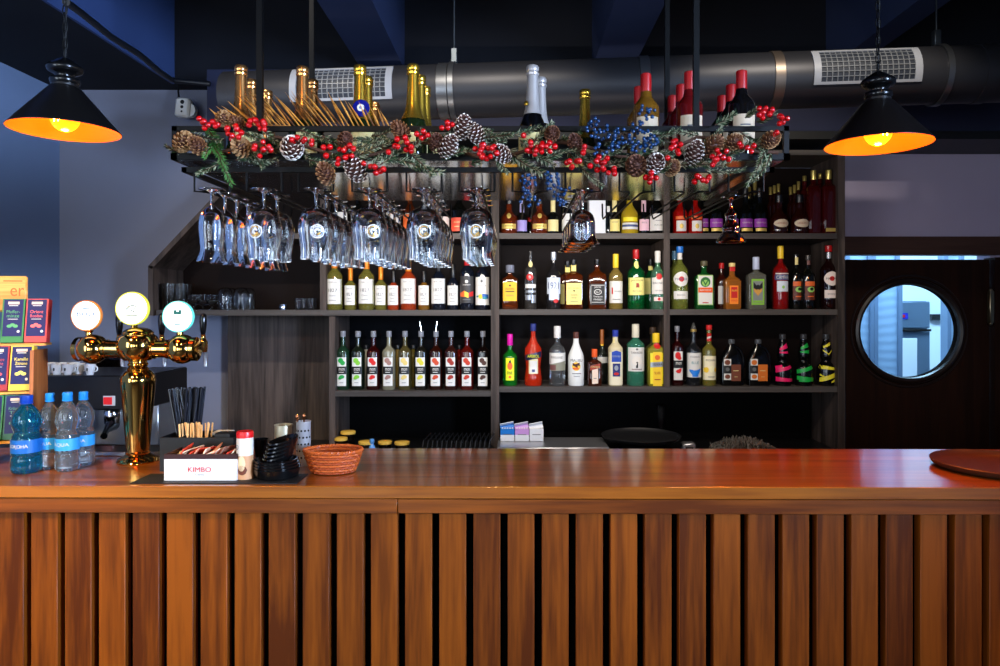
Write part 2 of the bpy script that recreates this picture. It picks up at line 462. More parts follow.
# ================================================================== SHELF UNIT
SH = wood('smoked oak laminate', (58, 53, 50), (78, 72, 68), 'X', .5, 1, spec=.25, bump=.05, island=.1)
SHV = wood('smoked oak laminate vertical', (42, 36, 33), (84, 72, 66), 'Z', .55, .8, spec=.2, bump=.08, island=.1)
SHB = mat('dark brown back panel', (20, 12, 10), .6, spec=.12)
D3, DB = 3.78, 4.13
def sh_z(py): return ZZ(py, D3)
su = thing('back_bar_shelf', 'tall smoked oak back bar shelving with sloping left end', 'shelf unit', (0, D3, 0))
def sb(mb, xl, xr, yt, yb, m, d0=0.0, d1=DB - D3):
    mb.box(((xl + xr) / 2, (d0 + d1) / 2, (yt + yb) / 2), (xr - xl, d1 - d0, yt - yb), m)
x3 = lambda p: XX(p, D3)
WT = .86   # worktop height
zA, zM, zMl, zBt, zBl = sh_z(233), sh_z(309.3), sh_z(310), sh_z(386.8), sh_z(391)
th = .030
def part(name, xl, xr, yt, yb, m, **k):
    mb = MB(); sb(mb, xl, xr, yt, yb, m, **k); return mb.build(name, su, smooth=False)
part('side_panel', x3(838), x3(845), sh_z(150), WT - .02, SHV)
part('top_panel', x3(256), x3(838), sh_z(150), sh_z(155), SH)
part('divider', x3(664), x3(670), sh_z(155), zBt, SHV, d0=.004)
part('divider', x3(491), x3(499), sh_z(155), WT, SHV)
part('divider', x3(319), x3(325), sh_z(155), zMl, SHV, d0=.02)
part('divider', x3(329), x3(335), zMl - th - .005, WT, SHV, d0=.004)
part('shelf', x3(209), x3(491), zA, zA - th, SH, d0=.012)
part('shelf', x3(499), x3(838), zA, zA - th, SH, d0=.008)
part('shelf', x3(156), x3(491), zMl, zMl - th, SH, d0=.002)
part('shelf', x3(499), x3(838), zM, zM - th, SH, d0=.008)
part('shelf', x3(335), x3(491), zBl, zBl - th, SH, d0=.006)
part('shelf', x3(499), x3(838), zBt, zBt - th, SH, d0=.008)
part('side_panel', x3(148), x3(153), sh_z(266), zMl - th, SHV)
# sloping end
a = Vector((x3(148), 0, sh_z(266))); b = Vector((x3(256), 0, sh_z(151)))
dirv = (b - a).normalized(); nrm = Vector((-dirv.z, 0, dirv.x)) * -.026
vs = [a, b, b + nrm, a + nrm]; vs = [(v.x, y, v.z) for y in (0, DB - D3) for v in vs]
MB().add(vs, [(0, 1, 2, 3), (7, 6, 5, 4), (0, 4, 5, 1), (1, 5, 6, 2), (2, 6, 7, 3), (3, 7, 4, 0)], SHV).build('sloping_panel', su, smooth=False)
# back panels
bk = MB()
bk.add([(x3(153), .345, zMl), (x3(153), .345, sh_z(264)), (x3(256), .345, sh_z(156)), (x3(838), .345, sh_z(156)), (x3(838), .345, zBt - .02), (x3(499), .345, zBt - .02), (x3(499), .345, zMl)], [(0, 1, 2, 3, 4, 5, 6)], SHB)
bk.build('back_panel', su, smooth=False)
part('kick_panel', x3(205), x3(329), zMl - th, WT, SHV, d0=.30, d1=.33)
part('back_board', x3(335), x3(491), zMl - th, zBl - .03, mat('dark board blue', (8, 9, 12), .7, spec=.05), d0=.335, d1=.35)
part('back_board', x3(335), x3(838), zBl - .03, WT, mat('black board', (4, 4, 4), .7, spec=.08), d0=.335, d1=.35)
# back worktop
wt = thing('back_worktop', 'dark worktop of the back bar under the shelves', 'worktop', (0, 3.3, 0))
MB().box((.16, .42, WT - .02), (3.2, .83, .04), mat('dark stone worktop', (16, 16, 18), .3), bev=.003).build('worktop_slab', wt)
MB().box((.16, .45, .41), (3.16, .76, .82), mat('black board')).build('base_cabinet', wt, smooth=False)

# ================================================================== HANGING RACK
rk = thing('hanging_bar_rack', 'black steel rack hung over the counter holding bottles and stemware', 'bar rack', (0, 1.98, 2.05))
Z0 = 2.05
RX0, RX1 = XX(177, 1.99), XX(783, 2.0); DR0, DR1 = 0.0, .76
zr_t = ZZ(129, 1.98) - Z0; zr_b = ZZ(157, 1.98) - Z0; zr_s = ZZ(170, 2.0) - Z0
def bar(mb, a, b, w, m=BLACKMETAL):
    a, b = Vector(a), Vector(b); c = (a + b) / 2; d = b - a
    mb.box(c, (abs(d.x) + w, abs(d.y) + w, abs(d.z) + w), m)
def ringframe(name, z, w, x0=RX0, x1=RX1, y0=DR0, y1=DR1, back=0):
    mb = MB()
    bar(mb, (x0, y0, z), (x1, y0, z), w); bar(mb, (x0, y1, z + back), (x1, y1, z + back), w if not back else .006)
    bar(mb, (x0, y0, z), (x0, y1, z), w); bar(mb, (x1, y0, z), (x1, y1, z), w)
    return mb.build(name, rk, smooth=False)
ringframe('guard_rail', zr_t, .014, y1=.52)
ringframe('bottom_frame', zr_b, .018, back=.006)
RX0s, RX1s = XX(185, 2.0), XX(771, 2.0)
ringframe('glass_frame', zr_s, .014, RX0s, RX1s, .02, .70, back=.028)
mb = MB(); mb.box(((RX0 + RX1) / 2, (DR0 + DR1) / 2, zr_b - .004), (RX1 - RX0 - .01, DR1 - DR0 - .01, .012), mat('gloss grey underside', (66, 64, 66), .17, .2, spec=.9, coat=.6))
mb.build('deck', rk, smooth=False)
for x in (RX0, RX1):
    for y in (DR0, .52):
        mb = MB(); bar(mb, (x, y, zr_b), (x, y, zr_t), .014); mb.build('corner_post', rk, smooth=False)

for px, D in ((260, 1.985), (312, 2.47), (696, 1.985), (667, 2.47)):
    mb = MB(); x = XX(px, D); y = D - 1.98
    bar(mb, (x, y, zr_t + .01), (x, y, 3.42 - Z0 - .012), .016); mb.box((x, y, 3.41 - Z0), (.08, .08, .01), BLACKMETAL)
    mb.build('hanging_rod', rk, smooth=False)
RAILZ = ZZ(190, 2.0) - Z0 - .004
row_px = [212, 264, 316, 369.5, 424, 477, 530, 583, 637, 692, 746]
for px in row_px:
    x = XX(px, 2.0); mb = MB()
    for s in (-1, 1):
        mb.tube([(x + s * .05, .02, zr_s), (x + s * .05, .02, RAILZ), (x + s * .022, .03, RAILZ), (x + s * .016, .06, RAILZ), (x + s * .016, .66, RAILZ), (x + s * .016, .68, RAILZ + .01), (x + s * .016, .69, zr_s)], .0032, BLACKMETAL, seg=6)
    mb.build('stemware_rail', rk)

# ================================================================== HANGING GLASSES (upside down, z = 0 at the foot)
def smooth_prof(p, n=5):
    """Catmull-Rom through (r, z)"""
    out = []
    for i in range(len(p) - 1):
        a, b, c, d = p[max(i - 1, 0)], p[i], p[i + 1], p[min(i + 2, len(p) - 1)]
        for k in range(n):
            t = k / n; q = []
            for j in (0, 1):
                q.append(.5 * (2 * b[j] + (-a[j] + c[j]) * t + (2 * a[j] - 5 * b[j] + 4 * c[j] - d[j]) * t * t + (-a[j] + 3 * b[j] - 3 * c[j] + d[j]) * t ** 3))
            out.append((max(q[0], 0), q[1]))
    return out + [tuple(p[-1])]
def stem_glass(outer, inner, g, name, foot=.036, stem=.0045, zs=.045):
    """outer bowl profile from the stem down to the rim, inner wall back up"""
    pr = [(0, .0015), (foot * .6, .0005), (foot, 0), (foot, -.0015), (foot * .55, -.0035), (.010, -.007), (stem, -.014)] + [(stem, -zs * .8)]
    pr += smooth_prof([(stem, -zs)] + outer)
    pr += smooth_prof(inner) + [(0, inner[-1][1] - .0001)]
    mb = MB().lathe([(r, z) for r, z in pr], g, seg=28)
    return mb.build(name, angle=60)
def inner_of(outer, t=.0022, bot=.010):
    return [(r - t, z) for r, z in reversed(outer[1:])] + [(0.002, outer[0][1] - bot * .4)]
beerO = [(.012, -.052), (.030, -.070), (.036, -.100), (.034, -.140), (.031, -.170), (.036, -.190), (.042, -.207)]
snifO = [(.016, -.052), (.038, -.066), (.0485, -.095), (.050, -.120), (.046, -.150), (.0425, -.175), (.043, -.200)]
wineO = [(.010, -.056), (.028, -.068), (.036, -.088), (.037, -.112), (.038, -.134), (.045, -.148), (.050, -.153)]
redO = [(.008, -.040), (.018, -.056), (.016, -.074), (.028, -.096), (.025, -.108), (.040, -.128), (.046, -.138)]
REDGLASS = glass_mat('red tinted glass', (150, 20, 22))
EMB = mat('etched emblem white', (225, 225, 225), .4); EMBG = mat('gold emblem', (215, 170, 80), .3, .6)
def glass_with(outer, g, name, emblem=None, **k):
    o = stem_glass(outer, inner_of(outer), g, name, **k)
    if emblem:
        mb = MB()
        R = .0505; z0 = -.125
        def W(x, z): return (x, -math.sqrt(max(R * R - x * x, 0)) - .0006, z0 + z)
        for r0, r1, m, a0, a1 in ((.017, .0195, EMB, 0, 360), (.0125, .0145, EMBG if emblem == 2 else EMB, 40, 330), (.004, .0085, EMB, 20, 240), (.006, .0095, EMBG, 260, 340)):
            vs = []; fs = []; n = 28
            for i in range(n + 1):
                a = math.radians(a0 + (a1 - a0) * i / n)
                vs += [W(r0 * math.cos(a), r0 * math.sin(a)), W(r1 * math.cos(a), r1 * math.sin(a))]
            for i in range(n): fs.append((2 * i, 2 * i + 1, 2 * i + 3, 2 * i + 2))
            mb.add(vs, fs, m)
        mb.build('emblem', o)
    return o
ordn = ['front', 'second', 'third', 'fourth', 'fifth', 'sixth', 'seventh']
rows = [ # px, D of each, kind, row phrase
    (212, [2.0 + .09 * i for i in range(7)], 'beer', 'leftmost rail'),
    (264, [2.0, 2.112], 'snif', 'second rail from the left'),
    (316, [2.0 + .112 * i for i in range(5)], 'snif', 'third rail from the left'),
    (369.5, [2.0 + .104 * i for i in range(6)], 'snif', 'fourth rail from the left'),
    (424, [2.0 + .104 * i for i in range(5)], 'snif', 'fifth rail from the left'),
    (477, [2.0 + .104 * i for i in range(4)], 'snif', 'sixth rail from the left'),
    (583, [2.02 + .105 * i for i in range(4)], 'wine', 'rail under the blue berries'),
    (746, [2.14], 'red', 'last rail'),
]
protos = {}
for px, Ds, kind, phrase in rows:
    X = XX(px, 2.0)
    for i, D in enumerate(Ds):
        key = kind
        if kind == 'snif' and i > 0 or kind == 'snif' and px == 316: key = 'snif2'
        if key not in protos:
            o = {'beer': lambda: glass_with(beerO, GLASS, 'beer_glass'), 'snif': lambda: glass_with(snifO, GLASS, 'stemmed_beer_glass', 2),
                 'snif2': lambda: glass_with(snifO, GLASS, 'stemmed_beer_glass', 1), 'wine': lambda: glass_with(wineO, GLASS, 'cocktail_glass', zs=.055),
                 'red': lambda: glass_with(redO, REDGLASS, 'tinted_glass', zs=.03, foot=.03)}[key]()
            protos[key] = o
        else: o = copy_tree(protos[key])
        o.location = (X, D, Z0 + RAILZ + .006)
        if kind == 'snif': o.rotation_euler.z = math.radians(rnd.uniform(-25, 25)) if i else math.radians({264: -8, 316: 20, 369.5: 24, 424: 8, 477: 0}[px])
        w = {'beer': 'tall flared beer glass', 'snif': 'round stemmed beer glass with ring emblem', 'wine': 'flared cocktail glass', 'red': 'small dark red tinted glass'}[kind]
        lab = '%s hanging %s on the %s' % (w, ordn[i], phrase) if len(Ds) > 1 else '%s hanging alone on the right end of the rack' % w
        tag(o, lab, 'glass', 'stemware hanging from the bar rack' if kind != 'red' else None)

# ================================================================== BOTTLES ON THE RACK
ZD = Z0 + zr_b + .003
COPPER = mat('copper rose foil', (226, 158, 92), .26, .95); YG = mat('yellow gold foil', (236, 186, 66), .27, .95)
GREENGL = liquid('dark green wine glass', (22, 34, 14), .3)
SILVERF = mat('pale silver foil', (176, 166, 160), .35, .35)
WAX = mat('red wax capsule', (170, 4, 6), .4)
def champagne(px, top, D, foilm, label, body=None, lowf=True, group='sparkling wine bottles on the hanging rack'):
    H = ZZ(top, D) - ZD; X = XX(px, D)
    t = thing('sparkling_wine_bottle', label, 'bottle', (X, D, ZD), rnd.uniform(-1, 1), group)
    R = .043
    body = body or GREENGL
    P_ = [(0, .006), (R * .8, .003), (R * .96, 0), (R, .008), (R, H * .36), (R * .96, H * .41), (R * .82, H * .46), (R * .62, H * .52), (R * .49, H * .58), (R * .42, H * .66), (R * .38, H * .8), (0, H * .8)]
    MB().lathe(P_, body, seg=20).build('bottle_body', t)
    o = 1.05
    fp = ([(R * .83 * o, H * .46)] if lowf else []) + [(R * .64 * o, H * .52), (R * .51 * o, H * .58), (R * .44 * o, H * .66), (R * .41 * o, H * .74), (R * .39 * o, H * .81), (R * .37 * o, H * .90), (R * .44, H * .905), (R * .47, H * .925), (R * .41, H * .94), (R * .46, H * .955), (R * .46, H * .985), (R * .38, H), (0, H)]
    MB().lathe(fp, foilm, seg=20).build('foil', t)
    lb = MB()
    vs = []; fs = []
    for i in range(13):
        a = -PI / 2 - 1.1 + 2.2 * i / 12
        vs += [((R + .0006) * math.cos(a), (R + .0006) * math.sin(a), H * .12), ((R + .0006) * math.cos(a), (R + .0006) * math.sin(a), H * .36)]
    for i in range(12): fs.append((2 * i, 2 * i + 2, 2 * i + 3, 2 * i + 1))
    lb.add(vs, fs, CREAM).build('label', t)
    return t
def cdepth(top): # depth at which a .32 m bottle on the deck shows its top at this pixel row
    return (ZD + .318 - CZ) * F / (CY - top)
champs = [(241, 66, COPPER, 'rose gold foiled sparkling bottle, front of the leftmost row on the rack'),
 (251.5, 80, COPPER, 'rose gold foiled sparkling bottle, second in the leftmost row on the rack'),
 (267, 91, COPPER, 'rose gold foiled sparkling bottle, third and lowest in the leftmost row'),
 (302.5, 67, COPPER, 'rose gold foiled sparkling bottle in front of the left air grille end'),
 (312.5, 80, COPPER, 'rose gold foiled sparkling bottle behind the one at the left air grille end'),
 (360, 66, YG, 'yellow gold foiled sparkling bottle with the blue eye bead before it'),
 (367, 77, YG, 'yellow gold foiled sparkling bottle just behind the one with the blue bead'),
 (374.5, 103, COPPER, 'copper foiled short looking bottle right of the blue eye bead'),
 (413, 65, YG, 'yellow gold foiled sparkling bottle, front of the three near the duct clamp'),
 (420, 76, YG, 'yellow gold foiled sparkling bottle, middle of the three near the duct clamp'),
 (425, 87, YG, 'yellow gold foiled sparkling bottle, rear of the three near the duct clamp')]
for px, top, f, lab in champs: champagne(px, top, cdepth(top), f, lab)
t = champagne(532.5, 66, cdepth(66), SILVERF, 'dark sparkling bottle with pale silver foil neck, front one', BLACKGLOSS, False)
mb = MB(); mb.sphere((0, 0, 0), .008, GOLDCAP, sc=(1, .3, 1)); mb.build('seal', t, loc=(0, -.034, .195))
champagne(540.5, 78, cdepth(78), SILVERF, 'dark sparkling bottle with pale silver foil neck, rear one', BLACKGLOSS, False)
champagne(585, 90, cdepth(90), YG, 'single gold foiled bottle standing behind the blue berries')
# red wax wine bottles
reds = [(646, 74, 'am', 'amber wine bottle with red wax neck, front one behind the blue berries'),
 (639, 87, 'am', 'amber wine bottle with red wax neck, rear one behind the blue berries'),
 (689.5, 72, 'rd', 'rose wine bottle with red wax neck, front one beside the right rods'),
 (681, 85, 'rd', 'rose wine bottle with red wax neck, second one beside the right rods'),
 (672.5, 96, 'rd', 'rose wine bottle with red wax neck, third one beside the right rods'),
 (741.5, 71, 'dk', 'dark red wine bottle with red wax neck, front one at the rack end'),
 (731, 85, 'dk', 'dark red wine bottle with red wax neck, second one at the rack end'),
 (722, 96, 'dk', 'dark red wine bottle with red wax neck, third one at the rack end')]
bodies = {'am': liquid('amber wine', (150, 100, 30), .55), 'rd': liquid('rose red wine', (120, 20, 22), .45), 'dk': liquid('very dark wine glass', (14, 12, 12), .1)}
LAB2 = mat('beige wine label', (205, 180, 150), .6)
for px, top, k, lab in reds:
    D = (ZD + .305 - CZ) * F / (CY - top); w = 26 * 2.1 / D * 1.0 * 1.04
    Y0 = top + 44 * 2.1 / D; Y1 = top + 82 * 2.1 / D
    bottle(px, top, w, D, ZD, lab, bodies[k], s=.63, e=.80, nr=.37, cap=WAX, caph=.26, capr=.41, group='red capped wine bottles on the hanging rack', name='wine_bottle',
           labels=[[('r', -w * .42, w * .42, Y0, Y1, LAB2), ('r', -w * .2, w * .2, Y0 + 10, Y0 + 11.5, GREY)]])
# evil eye amulet, hanging from the neck of the yellow gold bottle
D = cdepth(66) - .05
t = thing('eye_amulet', 'round blue glass eye bead hanging before the yellow gold bottle', 'amulet', P(361, 108, D))
k = D / F
MB().lathe([(0, -.004), (8 * k, -.002), (8.6 * k, 0), (8 * k, .002), (0, .004)], mat('cobalt glass', (14, 20, 105), .12), M=Matrix.Rotation(PI / 2, 4, 'X')).build('bead', t)
MB().lathe([(0, 0), (3.6 * k, 0), (3.2 * k, .001), (0, .001)], WHITEP, M=Matrix.Translation((0, -.005, 0)) @ Matrix.Rotation(PI / 2, 4, 'X')).lathe([(0, .0005), (1.6 * k, .0005), (1.2 * k, .0018), (0, .0018)], mat('eye blue', (70, 120, 170), .3), M=Matrix.Translation((0, -.0055, 0)) @ Matrix.Rotation(PI / 2, 4, 'X')).build('eye', t)
MB().tube([(0, 0, 8 * k), (-.002, .01, .06), (0, .02, .09)], .0008, BLACK, seg=5).build('cord', t)

# dried palm leaves
PALM = wood('dried golden palm', (84, 46, 18), (206, 140, 58), 'Z', .4, 1, island=1.2, bump=0, spec=.6)
def palm(x0, x1, y, slope, lens, lab, D=2.06, n=15):
    t = thing('dried_palm_leaf', lab, 'dried leaf', P((x0 + x1) / 2, y, D))
    o = P((x0 + x1) / 2, y, D)
    mb = MB()
    mb.tube([P(x0, y, D) - o, P((x0 + x1) / 2, y + 1, D - .01) - o, P(x1, y, D) - o], [.003, .0035, .002], PALM, seg=6)
    mb.build('stem', t)
    mb = MB()
    for i in range(n):
        u = i / (n - 1); px = x0 + (x1 - x0) * u; L = lens[0] + (lens[1] - lens[0]) * u
        ang = math.radians(slope + rnd.uniform(-7, 7)); base = P(px, y, D) - o
        tip = P(px + L * math.cos(ang), y - L * math.sin(ang), D + rnd.uniform(-.015, .05)) - o
        d = (tip - base); sd = Vector((d.z, 0, -d.x)).normalized() * .0032
        m1 = base + d * .5 + Vector((0, -.003, 0)); th_ = Vector((0, .0012, 0))
        vs = []
        for q, wd in ((base, .5), (m1, 1), (tip, .1)):
            vs += [q + sd * wd + th_, q - th_ * 1.5, q - sd * wd + th_, q + th_ * 2]
        fs = []
        for r in range(2):
            for k in range(4):
                j = (k + 1) % 4; fs.append((r * 4 + k, r * 4 + j, r * 4 + 4 + j, r * 4 + 4 + k))
        mb.add(vs, fs, PALM)
    mb.build('blades', t, smooth=False)
palm(268, 342, 127, 128, (38, 46), 'dried golden palm leaf standing behind the rail, right of the rose gold bottles', n=17)
palm(345, 390, 128, 116, (40, 20), 'dried golden palm leaf under the blue eye bead', n=10)
palm(228, 290, 126, 140, (26, 52), 'dried golden palm leaf at the leftmost bottles', D=2.03, n=12)

# ================================================================== GARLAND
gz = thing('christmas_garland', 'christmas garland of frosted fir, pine cones and berries along the rack', 'garland', P(480, 155, 1.95))
GO = P(480, 155, 1.95)
NEEDLE = mat('fir needle green', (34, 66, 30), .6); FROST = mat('frosted needle', (158, 160, 128), .7)
DKN = mat('dark fir needle', (20, 40, 26), .6); TWIG = mat('brown twig', (70, 42, 26), .8)
BRIGHTN = mat('bright fir needle', (62, 122, 52), .6)
def sprig(a, b, frost=.4, w=7, n=90, base=None):
    a, b = Vector(a), Vector(b); L = (b - a).length; d = (b - a).normalized()
    side = Vector((0, 1, 0)).cross(d).normalized(); up = d.cross(side)
    mb = MB(); bend = Vector((rnd.uniform(-.01, .01), 0, rnd.uniform(-.012, .004)))
    pt = lambda u: a + (b - a) * u + bend * 4 * u * (1 - u)
    mb.tube([pt(0), pt(.33), pt(.66), pt(1)], [.0022, .002, .0016, .001], TWIG, seg=5)
    k = 1.95 / F
    for i in range(n):
        u = i / n; p = pt(u); ang = rnd.uniform(0, 2 * PI)
        out = (side * math.cos(ang) + up * math.sin(ang) * .8)
        l = w * k * rnd.uniform(.75, 1.15) * (1 - .45 * u)
        tip = p + (out * .75 + d * .75).normalized() * l
        q = (tip - p); s1 = q.cross(Vector((0.3, 1, 0.2))).normalized() * .0011; s2 = q.cross(s1).normalized() * .0008
        m = FROST if rnd.random() < frost * .62 else (base or (NEEDLE if rnd.random() < .6 else DKN))
        mid = p + q * .5
        mb.add([p - s1, p + s1, p + s2, tip], [(0, 1, 3), (1, 2, 3), (2, 0, 3)], m) if False else mb.add([p, mid + s1, mid - s1, mid + s2 * 1.4, tip], [(0, 1, 3), (0, 3, 2), (0, 2, 1), (4, 3, 1), (4, 2, 3), (4, 1, 2)], m)
    return mb.build('fir_sprig', gz, smooth=False)
def gp(px, py, D=1.95): return P(px, py, D) - GO
spr = [(205, 125, 220, 148, .2, 9), (214, 132, 232, 184, .15, 9), (208, 140, 226, 165, .1, 9), (190, 133, 222, 140, .5, 7), (222, 140, 205, 158, .2, 8), (250, 150, 262, 168, .4, 7),
       (228, 122, 262, 140, .3, 7), (262, 128, 285, 148, .5, 7), (270, 150, 300, 142, .5, 8), (290, 138, 312, 165, .5, 8), (300, 130, 330, 142, .4, 7), (322, 136, 348, 148, .4, 8), (330, 160, 345, 145, .3, 7),
       (345, 150, 385, 138, .6, 9), (352, 160, 392, 142, .6, 9), (365, 170, 380, 155, .4, 8), (380, 165, 400, 150, .6, 8), (392, 150, 425, 140, .5, 8), (398, 158, 442, 172, .7, 10), (405, 150, 432, 176, .6, 10), (388, 158, 420, 164, .7, 8),
       (372, 136, 395, 128, .5, 7), (425, 140, 450, 132, .6, 7), (452, 128, 492, 131, .5, 7), (478, 138, 512, 134, .5, 8), (495, 140, 508, 172, .6, 9), (508, 150, 545, 174, .7, 12), (520, 140, 555, 165, .6, 10), (515, 135, 540, 125, .5, 8), (535, 140, 552, 122, .7, 8),
       (545, 160, 575, 150, .6, 8), (560, 140, 580, 132, .7, 8), (568, 152, 602, 186, .7, 8), (575, 150, 600, 168, .6, 8), (598, 160, 620, 150, .5, 8), (610, 165, 640, 158, .6, 8), (632, 160, 660, 140, .4, 8), (650, 135, 680, 128, .5, 7), (655, 155, 690, 150, .5, 8),
       (680, 165, 725, 166, .6, 8), (700, 150, 722, 128, .6, 8), (712, 158, 745, 145, .6, 8), (715, 125, 735, 112, .5, 8), (735, 150, 760, 140, .7, 8), (740, 132, 762, 150, .8, 7), (768, 140, 746, 186, .8, 8), (772, 150, 752, 182, .7, 7), (756, 122, 776, 112, .7, 7),
       (745, 118, 758, 108, .6, 6), (236, 160, 270, 152, .4, 7), (310, 160, 350, 166, .3, 7), (440, 158, 470, 150, .5, 7), (640, 172, 670, 165, .5, 7), (705, 170, 745, 168, .5, 6)]
for x0, y0, x1, y1, fr_, w in spr:
    sprig(gp(x0, y0, 1.955 + rnd.uniform(-.02, .02)), gp(x1, y1, 1.93 + rnd.uniform(-.02, .02)), fr_, w, n=int(60 + 2.2 * math.hypot(x1 - x0, y1 - y0)), base=BRIGHTN if x0 < 225 and y1 > 140 else None)
for i in range(34):
    x = 190 + 570 * (i + rnd.random()) / 34; y = 150 + rnd.uniform(-14, 14); a = rnd.uniform(-.5, .5) + (PI if rnd.random() < .4 else 0); L_ = rnd.uniform(22, 34)
    sprig(gp(x, y, 1.985), gp(x + L_ * math.cos(a), y + L_ * math.sin(a), 1.965), .55, 7.5, n=100)
# a twisted wire stem that carries everything
pts = [gp(178 + i * 20, 145 + 8 * math.sin(i * .9) + (5 if 5 < i < 26 else 0), 1.955) for i in range(31)]
MB().tube(pts, .005, TWIG, seg=6).build('garland_stem', gz)
# pine cones
CONEB = mat('pine cone brown', (112, 70, 44), .7); CONEL = mat('pale pine cone', (160, 120, 78), .7); CONETIP = mat('frosted cone tip', (225, 212, 200), .8); CONED = mat('dark pine cone', (72, 38, 26), .7)
def cone(px, py, r, kind, ang=None, el=1.25, D=1.93):
    k = 1.95 / F; R = r * k; H = R * 2 * el
    mb = MB(); body = {'b': CONEB, 'p': CONEL, 'd': CONED, 'f': CONED}[kind]; tip = {'b': CONEL, 'p': CONEL, 'd': CONEB, 'f': CONETIP}[kind]
    mb.sphere((0, 0, 0), R * .6, CONED, sc=(1, 1, el), seg=10, rings=6)
    n = 70
    for i in range(n):
        u = (i + .5) / n; z = (-.5 + u) * H * .96; a = i * 2.39996
        rr = R * math.sin(PI * min(max(.08 + .86 * u, 0), 1)) ** .6
        s = R * .5 * (1 - .35 * abs(2 * u - 1))
        T = Matrix.Translation((0, 0, z)) @ Matrix.Rotation(a, 4, 'Z') @ Matrix.Translation((rr * .74, 0, 0)) @ Matrix.Rotation(-.55 + (u - .5) * -.9, 4, 'Y')
        vs = [(-s * .5, -s * .3, -s * .12), (-s * .5, s * .3, -s * .12), (s * .45, -s * .5, 0), (s * .45, s * .5, 0), (s * .72, 0, s * .16), (-s * .5, 0, s * .2), (s * .4, 0, s * .26)]
        mb.add(vs, [(0, 2, 4, 3, 1), (0, 5, 6, 2), (1, 3, 6, 5), (0, 1, 5)], body, T)
        mb.add([vs[2], vs[4], vs[6]], [(0, 1, 2)], tip, T); mb.add([vs[4], vs[3], vs[6]], [(0, 1, 2)], tip, T)
        if kind in 'fp': mb.add([(x + s * .02, y, z_ - s * .03) for x, y, z_ in (vs[2], vs[3], vs[4])], [(0, 1, 2)], tip, T)
    o = mb.build('pine_cone', gz, smooth=False)
    o.location = P(px, py, D) - GO
    if ang is None: ang = rnd.uniform(-60, 60)
    o.rotation_euler = (math.radians(rnd.uniform(35, 80)), math.radians(ang), 0)
    return o
for px, py, r, kd in [(183, 142, 10, 'p'), (198, 146, 9, 'b'), (223, 119, 8, 'p'), (238, 123, 7, 'b'), (242, 148, 10, 'p'), (292, 148, 12, 'f'), (326, 174, 10, 'b'), (356, 170, 11, 'f'), (401, 131, 9, 'b'), (436, 143, 8, 'd'), (448, 147, 10, 'f'),
                      (463, 128, 10, 'f'), (476, 134, 9, 'f'), (502, 154, 9, 'f'), (552, 134, 8, 'd'), (575, 143, 8, 'd'), (636, 166, 11, 'd'), (655, 164, 10, 'f'), (694, 153, 10, 'f'), (712, 146, 10, 'b'), (733, 143, 9, 'b'), (770, 140, 9, 'b'), (345, 140, 8, 'd'), (672, 168, 8, 'b')]:
    cone(px, py, r, kd)
BERRY = mat('glossy red berry', (176, 4, 8), .2, coat=.3); BLUEB = mat('glossy blue berry', (10, 48, 88), .25, coat=.3)
def cluster(px, py, n, rad, r, m, name, D=1.905, shape=None):
    mb = MB(); k = 1.95 / F; pts = []
    tries = 0
    while len(pts) < n and tries < 3000:
        tries += 1
        if shape: (ax, ay, bx, by, wd) = shape; u = rnd.random(); x, y = ax + (bx - ax) * u + rnd.gauss(0, wd), ay + (by - ay) * u + rnd.gauss(0, wd * .6)
        else:
            a, q = rnd.uniform(0, 2 * PI), rad * math.sqrt(rnd.random()); x, y = px + q * math.cos(a), py + q * math.sin(a) * .8
        p = P(x, y, D + rnd.uniform(-.016, .012)) - GO
        if all((p - o).length > r * k * 1.75 for o in pts): pts.append(p)
    c = P(px, py, D + .03) - GO
    for p in pts:
        mb.sphere(p, r * k * rnd.uniform(.9, 1.08), m, seg=12, rings=7)
        if not shape: mb.tube([p, (p + c) / 2 + Vector((0, .004, 0)), c], .0007, TWIG, seg=4)
    if shape: mb.tube([P(shape[0], shape[1], D + .005) - GO, P(shape[2], shape[3], D + .005) - GO], .001, TWIG, seg=4)
    mb.build(name, gz, angle=80)
for px, py, n, rad in [(203, 122, 5, 8), (213, 125, 3, 5), (234, 133, 9, 9), (255, 122, 6, 9), (264, 128, 3, 5), (262, 149, 8, 9), (295, 138, 3, 6), (308, 142, 4, 6), (325, 150, 3, 8), (347, 151, 8, 9), (336, 161, 2, 4), (364, 163, 1, 1), (376, 171, 7, 8),
                       (403, 143, 6, 9), (388, 152, 1, 1), (414, 148, 2, 5), (423, 134, 5, 7), (441, 128, 1, 1), (448, 124, 3, 5), (487, 152, 11, 10), (480, 147, 3, 6), (523, 136, 1, 1), (535, 147, 12, 9), (552, 147, 4, 6), (573, 162, 6, 7), (598, 163, 9, 11), (613, 170, 4, 6),
                       (585, 148, 3, 8), (652, 178, 5, 7), (677, 147, 7, 8), (668, 158, 1, 1), (701, 179, 6, 9), (721, 156, 7, 9), (712, 162, 3, 5), (738, 145, 2, 5), (752, 149, 3, 5), (765, 112, 9, 8), (782, 119, 5, 7), (774, 133, 2, 3)]:
    cluster(px, py, n, rad, 2.9, BERRY, 'red_berries')
for px, py, n, rad in [(597, 128, 18, 12), (612, 142, 20, 11), (625, 135, 18, 12), (642, 145, 20, 12), (652, 140, 10, 7), (646, 112, 12, 9), (640, 128, 12, 9), (600, 150, 8, 8)]:
    cluster(px, py, n, rad, 1.9, BLUEB, 'blue_berries')
cluster(0, 0, 34, 0, 1.8, BLUEB, 'blue_berries', D=1.92, shape=(526, 176, 531, 204, 4.5))
cluster(0, 0, 42, 0, 1.8, BLUEB, 'blue_berries', D=1.92, shape=(550, 172, 562, 204, 4.5))

